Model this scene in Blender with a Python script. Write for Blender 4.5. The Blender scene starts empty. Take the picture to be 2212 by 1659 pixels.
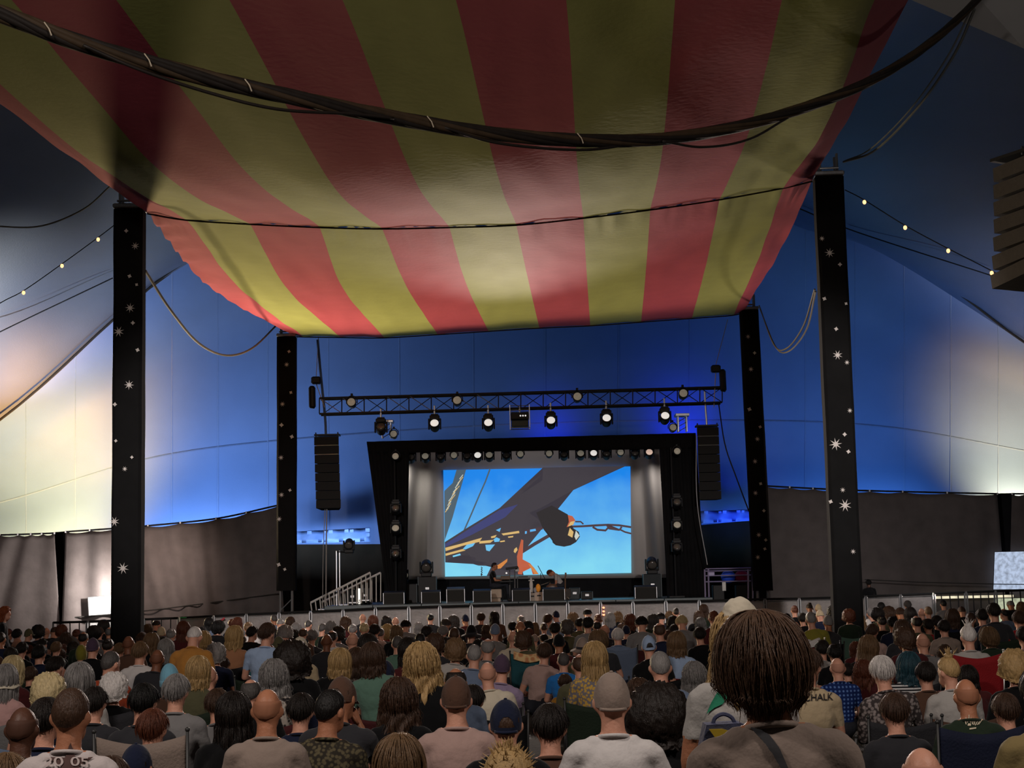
import bpy, bmesh, math, random
import numpy as np
from mathutils import Vector, Matrix, noise
from mathutils.bvhtree import BVHTree
random.seed(7)
SC = bpy.context.scene
COL = SC.collection
# ---------------------------------------------------------------- camera
FPX, CX, CY = 3300.0, 1106.0, 829.5
CAMZ = 1.75
PITCH = math.atan((1258 - CY) / FPX)
ROLL = math.radians(1.3)
Fv = Vector((0, math.cos(PITCH), math.sin(PITCH)))
_r0 = Vector((1, 0, 0)); _u0 = Vector((0, -math.sin(PITCH), math.cos(PITCH)))
Rv = _r0 * math.cos(ROLL) - _u0 * math.sin(ROLL)
Uv = _r0 * math.sin(ROLL) + _u0 * math.cos(ROLL)
camd = bpy.data.cameras.new('camera'); cam = bpy.data.objects.new('camera', camd); COL.objects.link(cam)
camd.sensor_width = 36; camd.lens = 36 * FPX / 2212; camd.clip_end = 300
m = Matrix((Rv, Uv, -Fv)).transposed().to_4x4(); m.translation = (0, 0, CAMZ); cam.matrix_world = m
SC.camera = cam
CAM = Vector((0, 0, CAMZ))
def P(x, y, Y):
    d = Fv * FPX + Rv * (x - CX) - Uv * (y - CY)
    return CAM + d * (Y / d.y)
def PX(p):
    d = Vector(p) - CAM; z = d.dot(Fv)
    return CX + FPX * d.dot(Rv) / z, CY - FPX * d.dot(Uv) / z
# ---------------------------------------------------------------- world, lamps, exposure
W = bpy.data.worlds.new('dim_daylight'); SC.world = W; W.use_nodes = True
W.node_tree.nodes['Background'].inputs[0].default_value = (1.0, 0.90, 0.82, 1)
W.node_tree.nodes['Background'].inputs[1].default_value = 0.019
vs = SC.view_settings; vs.view_transform = 'Standard'; vs.look = 'None'; vs.exposure = 0; vs.gamma = 1; vs.use_curve_mapping = False
def aim(o, to):
    o.rotation_euler = (Vector(to) - o.location).to_track_quat('-Z', 'Y').to_euler()
def spot(name, loc, to, power, col, ang, blend=0.6, size=0.15):
    l = bpy.data.lights.new(name, 'SPOT'); l.energy = power; l.color = col; l.spot_size = math.radians(ang); l.spot_blend = blend; l.shadow_soft_size = size
    o = bpy.data.objects.new(name, l); COL.objects.link(o); o.location = loc; aim(o, to); return o
def area(name, loc, to, power, col, sx, sy):
    l = bpy.data.lights.new(name, 'AREA'); l.energy = power; l.color = col; l.shape = 'RECTANGLE'; l.size = sx; l.size_y = sy
    o = bpy.data.objects.new(name, l); COL.objects.link(o); o.location = loc; aim(o, to); return o
WARM = (1.0, 0.63, 0.27)
FL_L = P(262, 1262, 47.6); FL_R = P(2060, 1262, 47.0)
# uplights standing behind the side curtains (warm), washing the tent end and the roof
spot('flood_wall_west', P(110, 1190, 54.4), P(70, 1020, 57.5), 10500, (1.0, 0.51, 0.12), 140, 1.0, 0.3)
spot('flood_roof_west', P(-160, 1190, 53.0), P(-20, 800, 53), 7500, (0.90, 0.96, 1.0), 62, 1.0, 0.3)
spot('flood_wall_east', P(2225, 1120, 55.6), P(2210, 1000, 58), 4600, (1.0, 0.55, 0.17), 120, 1.0, 0.3)
spot('flood_roof_east', P(2480, 1130, 53.0), P(2330, 760, 53), 2600, (0.9, .95, 1.0), 58, 1.0, 0.3)
# floor floods that light the canopy from both sides
spot('flood_canopy_west', FL_L, (0.0, 35.5, 9.5), 10800, (1.0, 0.76, 0.46), 90, 0.7, 0.45)
spot('flood_canopy_east', FL_R, (0.5, 36.5, 9.5), 2300, (1, .80, .66), 84, 0.7, 0.4)
spot('flood_curtain_west', P(238, 1277, 48.8), P(190, 1262, 50), 900, (1, .93, .88), 140, 1.0, 0.06)
spot('curtain_fill_far_west', P(-60, 1240, 46), P(60, 1230, 50), 260, (1, .85, .8), 120, 1.0, 0.3)  # added fill, no real lamp: lifts the far left curtain
spot('curtain_fill_east', P(2000, 1150, 44), P(1980, 1180, 51.5), 420, (1, .95, .95), 110, 1.0, 0.3)  # added fill in mid-air that lifts the right curtain
spot('curtain_fill_glow', P(330, 1200, 47.5), P(330, 1230, 50), 520, (1, .8, .7), 120, 1.0, 0.3)  # added fill that brightens the curtain behind the left pole
for sx in (-6.0, 6.0):
    spot('barrier_fill_spot', (sx, 15.5, 8.4), (sx * .95, 46.4, 0.2), 9500, (1.0, 0.92, 0.88), 27, 0.8, 0.15)  # unseen spots added above the frame to brighten the barrier front
BLUE = (0.28, 0.62, 1.0)
for i, (x, pw) in enumerate(((350, 270), (520, 250), (740, 115), (1100, 22), (1560, 24), (1760, 75), (1930, 150))):
    q = P(x, 1190, 56.3); q.z = 2.7
    area('rear_fill_%d' % i, q, q + Vector((0, 0.8, 2.2)), pw, BLUE if x > 800 else (0.66, 0.84, 1.0), 2.2, 0.3)  # hidden lamps added in place of daylight through the foot of the canvas
spot('led_wash_a', P(1478, 962, 57.0), P(1470, 900, 58), 110, (0.02, 0.04, 1.0), 130, 0.9, 0.2)
spot('led_wash_b', P(1190, 968, 57.4), P(1190, 930, 58.4), 60, (0.02, 0.04, 1.0), 130, 0.9, 0.2)
spot('led_wash_c', P(1590, 1160, 56.2), P(1590, 1040, 58), 130, (0.03, 0.07, 1.0), 130, 0.9, 0.2)
area('crowd_fill_a', (-6.0, 3.0, 8.6), (-3, 24, 0), 560, (1.0, 0.88, 0.80), 1.5, 0.6)  # unseen fill added behind the camera to light the crowd's backs
area('crowd_fill_b', (5.0, 2.0, 8.6), (3, 22, 0), 450, (1.0, 0.88, 0.80), 1.5, 0.6)  # second added fill for the crowd's backs, also unseen
spot('crowd_light', P(1100, 860, 48.0), (0.5, 22, 1), 10500, (1.0, 0.84, 0.74), 70, 0.9, 0.3)
spot('backdrop_light_w', P(868, 990, 53.3), P(900, 1180, 54.4), 130, (1, .95, .85), 120, 0.9, 0.05)
spot('backdrop_light_e', P(1440, 984, 53.3), P(1415, 1180, 54.4), 120, (1, .92, .85), 120, 0.9, 0.05)
spot('backdrop_fill', P(1150, 990, 50.6), P(1150, 1120, 54.4), 140, (1, .95, .95), 140, 0.9, 0.1)
# ---------------------------------------------------------------- helpers
_mats = {}
def mat(name, col, rough=0.8, var=0.25, scale=6.0, bump=0.0, bscale=40.0, metal=0.0, spec=0.3, emit=0.0, stretch=None, sheen=0.0):
    if name in _mats: return _mats[name]
    m = bpy.data.materials.new(name); m.use_nodes = True; nt = m.node_tree; b = nt.nodes['Principled BSDF']
    b.inputs['Roughness'].default_value = rough; b.inputs['Metallic'].default_value = metal
    b.inputs['Specular IOR Level'].default_value = spec
    c = tuple(col) + (1,)
    tc = nt.nodes.new('ShaderNodeTexCoord'); src = tc.outputs['Object']
    if stretch:
        mp = nt.nodes.new('ShaderNodeMapping'); mp.inputs['Scale'].default_value = stretch; nt.links.new(src, mp.inputs[0]); src = mp.outputs[0]
    nz = nt.nodes.new('ShaderNodeTexNoise'); nz.inputs['Scale'].default_value = scale; nz.inputs['Detail'].default_value = 4
    nt.links.new(src, nz.inputs['Vector'])
    mx = nt.nodes.new('ShaderNodeMix'); mx.data_type = 'RGBA'
    mx.inputs[6].default_value = tuple(v * (1 - var) for v in col) + (1,); mx.inputs[7].default_value = tuple(min(1, v * (1 + var)) for v in col) + (1,)
    nt.links.new(nz.outputs[0], mx.inputs[0]); nt.links.new(mx.outputs[2], b.inputs['Base Color'])
    if bump:
        n2 = nt.nodes.new('ShaderNodeTexNoise'); n2.inputs['Scale'].default_value = bscale; n2.inputs['Detail'].default_value = 3
        nt.links.new(src, n2.inputs['Vector'])
        bp = nt.nodes.new('ShaderNodeBump'); bp.inputs['Strength'].default_value = bump; bp.inputs['Distance'].default_value = 0.02
        nt.links.new(n2.outputs[0], bp.inputs['Height']); nt.links.new(bp.outputs[0], b.inputs['Normal'])
    if emit:
        nt.links.new(mx.outputs[2], b.inputs['Emission Color']); b.inputs['Emission Strength'].default_value = emit
    if sheen: b.inputs['Sheen Weight'].default_value = sheen
    _mats[name] = m; return m
def srgb(r, g, b): return tuple(((v / 255) / 12.92 if v / 255 <= 0.04045 else ((v / 255 + 0.055) / 1.055) ** 2.4) for v in (r, g, b))
def link(name, me, mats=None, parent=None, mw=None):
    o = bpy.data.objects.new(name, me); COL.objects.link(o)
    if parent is not None: o.parent = parent
    if mw is not None: o.matrix_basis = mw
    if mats is not None:
        mats = mats if isinstance(mats, (list, tuple)) else [mats]
        if not me.materials:
            for mm in mats: me.materials.append(mm)
        else:
            for i, mm in enumerate(mats):
                if i < len(o.material_slots) and me.materials[i] != mm:
                    o.material_slots[i].link = 'OBJECT'; o.material_slots[i].material = mm
    return o
def tag(o, label, cat=None, group=None, kind=None):
    if label: o['label'] = label
    if cat: o['category'] = cat
    if group: o['group'] = group
    if kind: o['kind'] = kind
    return o
def empty(name, loc, label, cat, group=None, rz=0):
    o = bpy.data.objects.new(name, None); COL.objects.link(o); o.location = loc; o.rotation_euler.z = rz; o.empty_display_size = 0.1
    return tag(o, label, cat, group)
def mesh(name, v, f, smooth=False):
    me = bpy.data.meshes.new(name); me.from_pydata([tuple(p) for p in v], [], f); me.update()
    if smooth: me.polygons.foreach_set('use_smooth', [True] * len(me.polygons))
    return me
_unit = {}
def unit_tube(n=8):
    k = ('t', n)
    if k not in _unit:
        v = []; f = []
        for j in (0, 1):
            for i in range(n): a = 2 * math.pi * i / n; v.append((math.cos(a), math.sin(a), j))
        for i in range(n): f.append((i, (i + 1) % n, n + (i + 1) % n, n + i))
        f += [tuple(reversed(range(n))), tuple(range(n, 2 * n))]
        _unit[k] = (v, f)
    return _unit[k]
def bar_mat(a, b, r):
    a = Vector(a); b = Vector(b); d = b - a; L = d.length
    q = d.to_track_quat('Z', 'Y').to_matrix().to_4x4()
    return Matrix.Translation(a) @ q @ Matrix.Diagonal((r, r, L, 1))
_barme = {}
def bar(name, a, b, r, m, parent=None, n=8):
    k = (m.name, n)
    if k not in _barme:
        me = mesh('bar_' + m.name, *unit_tube(n)); me.materials.append(m)
        _barme[k] = me
    return link(name, _barme[k], None, parent, bar_mat(a, b, r))
class MB:
    def __init__(s): s.v = []; s.f = []
    def add(s, v, f):
        o = len(s.v); s.v += [tuple(p) for p in v]; s.f += [tuple(i + o for i in q) for q in f]; return s
    def box(s, c, d, rot=None, bev=0.0):
        x, y, z = d[0] / 2, d[1] / 2, d[2] / 2; c = Vector(c)
        if bev <= 0:
            v = [Vector((i, j, k)) for k in (-z, z) for j in (-y, y) for i in (-x, x)]
            f = [(0, 2, 3, 1), (4, 5, 7, 6), (0, 1, 5, 4), (2, 6, 7, 3), (0, 4, 6, 2), (1, 3, 7, 5)]
        else:
            b = bev; v = []; f = []
            for k in (-z, -z + b, z - b, z):
                e = b if abs(abs(k) - z) < 1e-9 else 0
                for (i, j) in ((-x + b, -y), (x - b, -y), (x, -y + b), (x, y - b), (x - b, y), (-x + b, y), (-x, y - b), (-x, -y + b)):
                    v.append(Vector((i * (1 - e / x) if x > e else i, j * (1 - e / y) if y > e else j, k)))
            for l in range(3):
                for i in range(8): f.append((l * 8 + i, l * 8 + (i + 1) % 8, (l + 1) * 8 + (i + 1) % 8, (l + 1) * 8 + i))
            f += [tuple(reversed(range(8))), tuple(range(24, 32))]
        if rot is not None: v = [rot @ p for p in v]
        return s.add([p + c for p in v], f)
    def tube(s, pts, r, n=8, caps=True):
        pts = [Vector(p) for p in pts]; rr = r if isinstance(r, (list, tuple)) else [r] * len(pts)
        v = []; f = []; nrm = None
        for i, p in enumerate(pts):
            t = (pts[min(i + 1, len(pts) - 1)] - pts[max(i - 1, 0)]).normalized()
            if nrm is None: nrm = t.orthogonal().normalized()
            nrm = (nrm - t * nrm.dot(t)).normalized(); bn = t.cross(nrm)
            for k in range(n):
                a = 2 * math.pi * k / n; v.append(p + (nrm * math.cos(a) + bn * math.sin(a)) * rr[i])
        for i in range(len(pts) - 1):
            for k in range(n): f.append((i * n + k, i * n + (k + 1) % n, (i + 1) * n + (k + 1) % n, (i + 1) * n + k))
        if caps: f += [tuple(reversed(range(n))), tuple(range((len(pts) - 1) * n, len(pts) * n))]
        return s.add(v, f)
    def ell(s, c, r, nu=14, nv=9, M=None, top=0.0, bot=math.pi):
        v = []; f = []; c = Vector(c)
        for j in range(nv + 1):
            th = top + (bot - top) * j / nv
            for i in range(nu):
                a = 2 * math.pi * i / nu
                p = Vector((r[0] * math.sin(th) * math.cos(a), r[1] * math.sin(th) * math.sin(a), r[2] * math.cos(th)))
                v.append((M @ p if M else p) + c)
        for j in range(nv):
            for i in range(nu): f.append((j * nu + i, (j + 1) * nu + i, (j + 1) * nu + (i + 1) % nu, j * nu + (i + 1) % nu))
        return s.add(v, f)
    def lathe(s, prof, c=(0, 0, 0), n=16, M=None):
        v = []; f = []; c = Vector(c)
        for (r, z) in prof:
            for i in range(n):
                a = 2 * math.pi * i / n; p = Vector((r * math.cos(a), r * math.sin(a), z)); v.append((M @ p if M else p) + c)
        for j in range(len(prof) - 1):
            for i in range(n): f.append((j * n + i, j * n + (i + 1) % n, (j + 1) * n + (i + 1) % n, (j + 1) * n + i))
        f += [tuple(reversed(range(n))), tuple(range((len(prof) - 1) * n, len(prof) * n))]
        return s.add(v, f)
    def prism(s, pts, off):
        n = len(pts); off = Vector(off); pts = [Vector(p) for p in pts]
        return s.add(pts + [p + off for p in pts], [tuple(range(n)), tuple(reversed(range(n, 2 * n)))] + [(i, n + i, n + (i + 1) % n, (i + 1) % n) for i in range(n)])
    def build(s, name, m=None, parent=None, smooth=False, mw=None):
        return link(name, mesh(name, s.v, s.f, smooth), m, parent, mw)
def cr(p0, p1, p2, p3, t):
    return 0.5 * ((2 * p1) + (p2 - p0) * t + (2 * p0 - 5 * p1 + 4 * p2 - p3) * t * t + (3 * p1 - p0 - 3 * p2 + p3) * t * t * t)
def spline(pts, n):
    out = []; L = len(pts)
    for k in range(n + 1):
        u = k / n * (L - 1); i = min(int(u), L - 2); t = u - i
        out.append(cr(pts[max(i - 1, 0)] if i > 0 else pts[0] * 2 - pts[1], pts[i], pts[i + 1], pts[i + 2] if i + 2 < L else pts[-1] * 2 - pts[-2], t))
    return out
def patch(rows, nu, nv):
    R = [spline(r, nu) for r in rows]
    cols = [spline([R[j][i] for j in range(len(R))], nv) for i in range(nu + 1)]
    return [[cols[i][j] for i in range(nu + 1)] for j in range(nv + 1)]
def grid_mesh(name, G, thick=0.0):
    h = len(G); w = len(G[0]); v = [p for r in G for p in r]
    f = [(j * w + i, j * w + i + 1, (j + 1) * w + i + 1, (j + 1) * w + i) for j in range(h - 1) for i in range(w - 1)]
    if thick:
        n = len(v); v = v + [p + Vector((0, thick, 0)) for p in v]
        f = f + [tuple(reversed([k + n for k in q])) for q in f]
        rim = [i for i in range(w)] + [j * w + w - 1 for j in range(1, h)] + [(h - 1) * w + i for i in range(w - 2, -1, -1)] + [j * w for j in range(h - 2, 0, -1)]
        f += [(rim[k], rim[k] + n, rim[(k + 1) % len(rim)] + n, rim[(k + 1) % len(rim)]) for k in range(len(rim))]
    return mesh(name, v, f, True)
BLACK = mat('black_paint', (0.012, 0.012, 0.013), 0.55, 0.2)
BLKCLOTH = mat('black_drape', (0.010, 0.010, 0.011), 0.95, 0.3, 3, 0.3, 12, spec=0.05)
STEEL = mat('galvanised_steel', (0.42, 0.42, 0.43), 0.38, 0.3, 18, metal=0.8)
ALU = mat('bright_aluminium', (0.62, 0.62, 0.64), 0.3, 0.15, 20, metal=0.85)
# ---------------------------------------------------------------- ground and tent
def build_structure():
    gm = mat('trodden_earth', (0.030, 0.026, 0.018), 0.95, 0.5, 3, 0.6, 25)
    G = [[Vector((x, y, 0.02 * noise.noise(Vector((x * .3, y * .3, 0))) - 0.02)) for x in np.linspace(-40, 40, 41)] for y in np.linspace(-8, 66, 38)]
    tag(link('floor', grid_mesh('floor', G), gm), 'trodden dark earth floor under the crowd', None, None, 'structure')
    canvas = mat('blue_tent_canvas', (0.072, 0.145, 0.40), 0.55, 0.10, 0.9, 0.12, 30, spec=0.35)
    seamm = mat('tent_seam_tape', (0.105, 0.185, 0.44), 0.45, 0.2, 9)
    rows = [
        [(-380, 1178, 58), (0, 1172, 58), (320, 1168, 58), (640, 1176, 58), (1100, 1168, 59), (1560, 1130, 58), (1900, 1092, 58), (2212, 1087, 57.5), (2600, 1080, 57)],
        [(-380, 1165, 58.6), (0, 1090, 58.6), (320, 1000, 58), (640, 960, 58), (1100, 930, 58.6), (1560, 920, 58), (1900, 930, 58), (2212, 980, 58), (2600, 1050, 57.6)],
        [(-380, 1150, 58.4), (0, 1000, 58), (320, 810, 56.5), (640, 700, 55.5), (1100, 650, 55.5), (1560, 660, 55.5), (1900, 740, 56.5), (2212, 860, 57.5), (2600, 1020, 57.6)],
        [(-380, 1130, 57.6), (0, 910, 56.5), (320, 628, 53.5), (640, 440, 51), (1100, 350, 50), (1560, 400, 51), (1900, 545, 53.5), (2212, 740, 56.2), (2600, 985, 57.2)]]
    rows = [[P(*p) for p in r] for r in rows]
    G = patch(rows, 96, 40)
    wb = tag(link('wall_back', grid_mesh('wall_back', G), canvas), 'blue canvas end of the tent behind the stage', None, None, 'structure')
    # seam tapes (welded joints of the canvas): vertical ones and one along the eave
    def ribbon(pts, w, name='seam'):
        v = []; f = []
        for i, p in enumerate(pts):
            t = (pts[min(i + 1, len(pts) - 1)] - pts[max(i - 1, 0)]).normalized(); s = t.cross(Vector((0, 1, 0))).normalized() * w
            q = p - Vector((0, 0.02, 0)); v += [q - s, q + s]
        for i in range(len(pts) - 1): f.append((2 * i, 2 * i + 1, 2 * i + 3, 2 * i + 2))
        return link(name, mesh(name, v, f), seamm, wb)
    for i in range(6, 94, 4):
        ribbon([G[j][i] for j in range(0, 41)], 0.012)
    for j in (14,):
        ribbon([G[j][i] for i in range(2, 95)], 0.025)
    # blue skirt strips below the eave, behind the stage
    for pts in ([(640, 1148), (800, 1140), (800, 1170), (640, 1174)], [(1500, 1104), (1640, 1100), (1640, 1124), (1500, 1132)]):
        a = [P(x, y, 57.2) for x, y in pts]
        Gs = [[a[0].lerp(a[1], i / 14).lerp(a[3].lerp(a[2], i / 14), j / 3) + Vector((0, 0.08 * math.sin(i * 1.7 + j), 0)) for i in range(15)] for j in range(4)]
        tag(link('trim_%d' % (1 if pts[0][0] < 1000 else 2), grid_mesh('skirt', Gs, 0.01), canvas), 'loose blue canvas skirt under the tent eave', None, None, 'structure')
    # dark lower wall behind everything
    lw = mat('dark_lower_wall', (0.016, 0.013, 0.011), 0.95, 0.3, 2, 0.3, 8, spec=0.05)
    top = spline([p.copy() for p in rows[0]], 120)
    G = []
    for k in range(5):
        G.append([Vector((p.x, p.y + 0.15 + 0.05 * math.sin(i * 1.9), (p.z + 0.15) * (1 - k / 4))) for i, p in enumerate(top)])
    tag(link('wall_rear', grid_mesh('wall_rear', G), lw), 'dark cloth wall below the tent eave behind the stage', None, None, 'structure')
    # roof sides
    L = [[(-380, 1130, 57.6), (0, 910, 56.5), (245, 694, 54.3), (350, 603, 53.2), (640, 440, 51)],
         [(-380, 880, 54), (0, 720, 52.6), (245, 603, 51.5), (380, 545, 50.5), (640, 420, 49)],
         [(-380, 560, 48), (0, 470, 47), (245, 420, 46), (400, 380, 45.5), (640, 300, 45)],
         [(-380, 150, 40), (0, 100, 39), (245, 80, 38.5), (400, 60, 38), (640, 20, 38)],
         [(-600, -420, 29), (0, -420, 28), (245, -420, 27.5), (400, -420, 27), (640, -420, 27)]]
    roofm = mat('roof_canvas', (0.065, 0.075, 0.125), 0.5, 0.15, 0.8, 0.15, 26, spec=0.4)
    G = patch([[P(*p) for p in r] for r in L], 40, 48)
    rl = tag(link('ceiling', grid_mesh('ceiling_west', G), roofm), 'sloping tent roof on the left, pale where floodlit', None, None, 'structure')
    Rr = [[(1560, 400, 51), (1720, 488, 52.2), (1900, 545, 53.5), (2212, 740, 56.2), (2600, 985, 57.2)],
          [(1560, 380, 49), (1720, 452, 50), (1850, 505, 51), (2150, 600, 52.5), (2600, 780, 54)],
          [(1560, 300, 45), (1720, 330, 45.5), (1850, 350, 46), (2150, 400, 47), (2600, 500, 48)],
          [(1560, 20, 38), (1720, 30, 38), (1850, 40, 38.5), (2150, 80, 39), (2600, 150, 40)],
          [(1560, -420, 27), (1720, -420, 27), (1850, -420, 27.5), (2150, -420, 28), (2700, -420, 29)]]
    roofr = mat('roof_canvas_blue', (0.032, 0.062, 0.165), 0.5, 0.15, 0.8, 0.15, 26, spec=0.4)
    G2 = patch([[P(*p) for p in r] for r in Rr], 40, 48)
    rr = tag(link('ceiling', grid_mesh('ceiling_east', G2), roofr), 'sloping tent roof on the right, dark blue', None, None, 'structure')
    dk = mat('dark_ridge_rope', (0.008, 0.008, 0.012), 0.8)
    for pts, par in (([(-300, 1092, 57.0), (0, 909, 56.2), (245, 693, 54), (350, 602, 53), (420, 555, 52.4)], rl), ([(1985, 578, 54), (2090, 650, 54.8), (2212, 741, 56), (2500, 925, 56.6)], rr)):
        MB().tube(spline([P(*p) - Vector((0, .1, 0)) for p in pts], 24), 0.045, 6).build('ridge_rope', dk, par)
    for pts, par in (([(-300, 868, 52), (0, 719, 52), (245, 602, 51)], rl), ([(1725, 452, 49.6), (1850, 503, 50.6), (2150, 600, 52)], rr)):
        MB().tube(spline([P(*p) - Vector((0, .1, 0)) for p in pts], 16), 0.022, 5).build('roof_seam', dk, par)
    # pale flap of another roof section, top corner
    fm = mat('pale_roof_flap', (0.30, 0.30, 0.30), 0.8, 0.1, 2)
    a = [P(x, y, d) for x, y, d in ((1950, -8, 27), (2212, 105, 27), (2420, 190, 27.5), (2500, -260, 25), (1850, -300, 25))]
    MB().prism(a, (0, 0.02, 0.01)).build('ceiling', fm)['kind'] = 'structure'
build_structure()
for o in COL.objects:
    if o.name.startswith('ceiling') and 'label' not in o: o['label'] = 'pale grey roof flap in the upper corner'

# ---------------------------------------------------------------- striped canopy
def build_canopy():
    B = [(632, 725), (655, 727), (735, 728), (830, 729), (945, 722), (1055, 715), (1165, 708), (1275, 703), (1385, 695), (1495, 687), (1585, 680), (1606, 672)]
    M_ = [(452, 620), (520, 625), (624, 628), (744, 628), (880, 622), (1008, 616), (1142, 609), (1268, 600), (1395, 588), (1525, 572), (1640, 555), (1686, 540)]
    S = [(318, 460), (402, 474), (540, 483), (690, 490), (825, 493), (970, 490), (1115, 485), (1260, 470), (1405, 452), (1555, 430), (1692, 405), (1755, 390)]
    R1 = [(80, 285), (180, 335), (352, 375), (535, 374), (714, 394), (892, 380), (1073, 372), (1247, 355), (1430, 330), (1615, 292), (1785, 270), (1850, 220)]
    R2 = [(-335, -30), (-205, -5), (25, 0), (250, 0), (495, 0), (740, 0), (985, 0), (1223, 0), (1458, 0), (1690, 0), (1900, -30), (2040, -150)]
    R3 = [(-900, -560), (-760, -520), (-440, -480), (-130, -470), (190, -470), (520, -470), (840, -470), (1160, -470), (1480, -470), (1800, -480), (2100, -540), (2260, -620)]
    Bw = [P(x, y, 47.3) for x, y in B]; Mw = [P(x, y, 39.3) for x, y in M_]; Sw = [P(x, y, 31.5) for x, y in S]
    R1w = [P(x, y, 25.4) for x, y in R1]; R2w = [P(x, y, 19) for x, y in R2]; R3w = [P(x, y, 14.6) for x, y in R3]
    root = empty('striped_canopy', (0, 30, 0), 'striped pink and green fabric canopy slung between the four starred poles', 'canopy')
    inv = Matrix.Translation((0, -30, 0))
    gr = mat('green_lining', srgb(150, 155, 92), 0.85, 0.10, 2, 0.25, 9, spec=0.1)
    pk = mat('pink_lining', srgb(170, 78, 92), 0.85, 0.10, 2, 0.25, 9, spec=0.1)
    def ev(col_pts, t):
        n = len(col_pts); u = t * (n - 1); i = min(int(u), n - 2)
        return cr(col_pts[max(i - 1, 0)] if i else col_pts[0] * 2 - col_pts[1], col_pts[i], col_pts[i + 1], col_pts[i + 2] if i + 2 < n else col_pts[-1] * 2 - col_pts[-2], u - i)
    for bay, (rows, nv) in enumerate((([Sw, Mw, Bw], 44), ([R3w, R2w, R1w, Sw], 54))):
        for k in range(11):
            nu = 12; Gd = []
            for j in range(nv + 1):
                t = j / nv
                row = [ev([r[c] for r in rows], t) for c in range(max(k - 1, 0), min(k + 3, 12))]
                off = 1 if k > 0 else 0
                p1, p2 = row[off], row[off + 1]
                p0 = row[0] if k > 0 else p1 * 2 - p2
                p3 = row[off + 2] if off + 2 < len(row) else p2 * 2 - p1
                line = []
                for i in range(nu + 1):
                    u = i / nu; p = cr(p0, p1, p2, p3, u)
                    edge = abs((k + u) / 11 - 0.5) * 2
                    sm = min(t, 1 - t) if bay == 0 else (1 - t)
                    wr = (0.020 + 0.055 * edge ** 4) * noise.noise(Vector((p.x * 2.1, p.y * 0.55 + 3, 0)))
                    if bay == 0: wr += 0.05 * max(0, 1 - t * 6) * math.sin((k + u) * 26 + noise.noise(Vector(((k + u) * 3.1, 0, 0))) * 5) * (0.4 + noise.noise(Vector(((k + u) * 1.3, 5, 0))))
                    if k == 0 and bay == 0: wr += 0.07 * math.sin(p.y * 5 + u * 4 + 2 * noise.noise(Vector((p.y * .8, 0, 0)))) * (1 - t) * (1 - u)
                    # shallow scallop along the free edges
                    line.append(p + Vector((0, 0, wr + 0.02 * math.sin(u * math.pi))))
                Gd.append(line)
            me = grid_mesh('stripe_panel', Gd)
            link('stripe_panel', me, pk if k % 2 == 0 else gr, root, inv)
    hem = mat('canopy_hem', (0.05, 0.04, 0.03), 0.9)
    for pts in (Sw, Bw):
        MB().tube([p - Vector((0, 0, .015)) for p in spline(pts, 44)], 0.018, 5).build('hem_rope', hem, root, mw=inv)
build_canopy()

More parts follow.
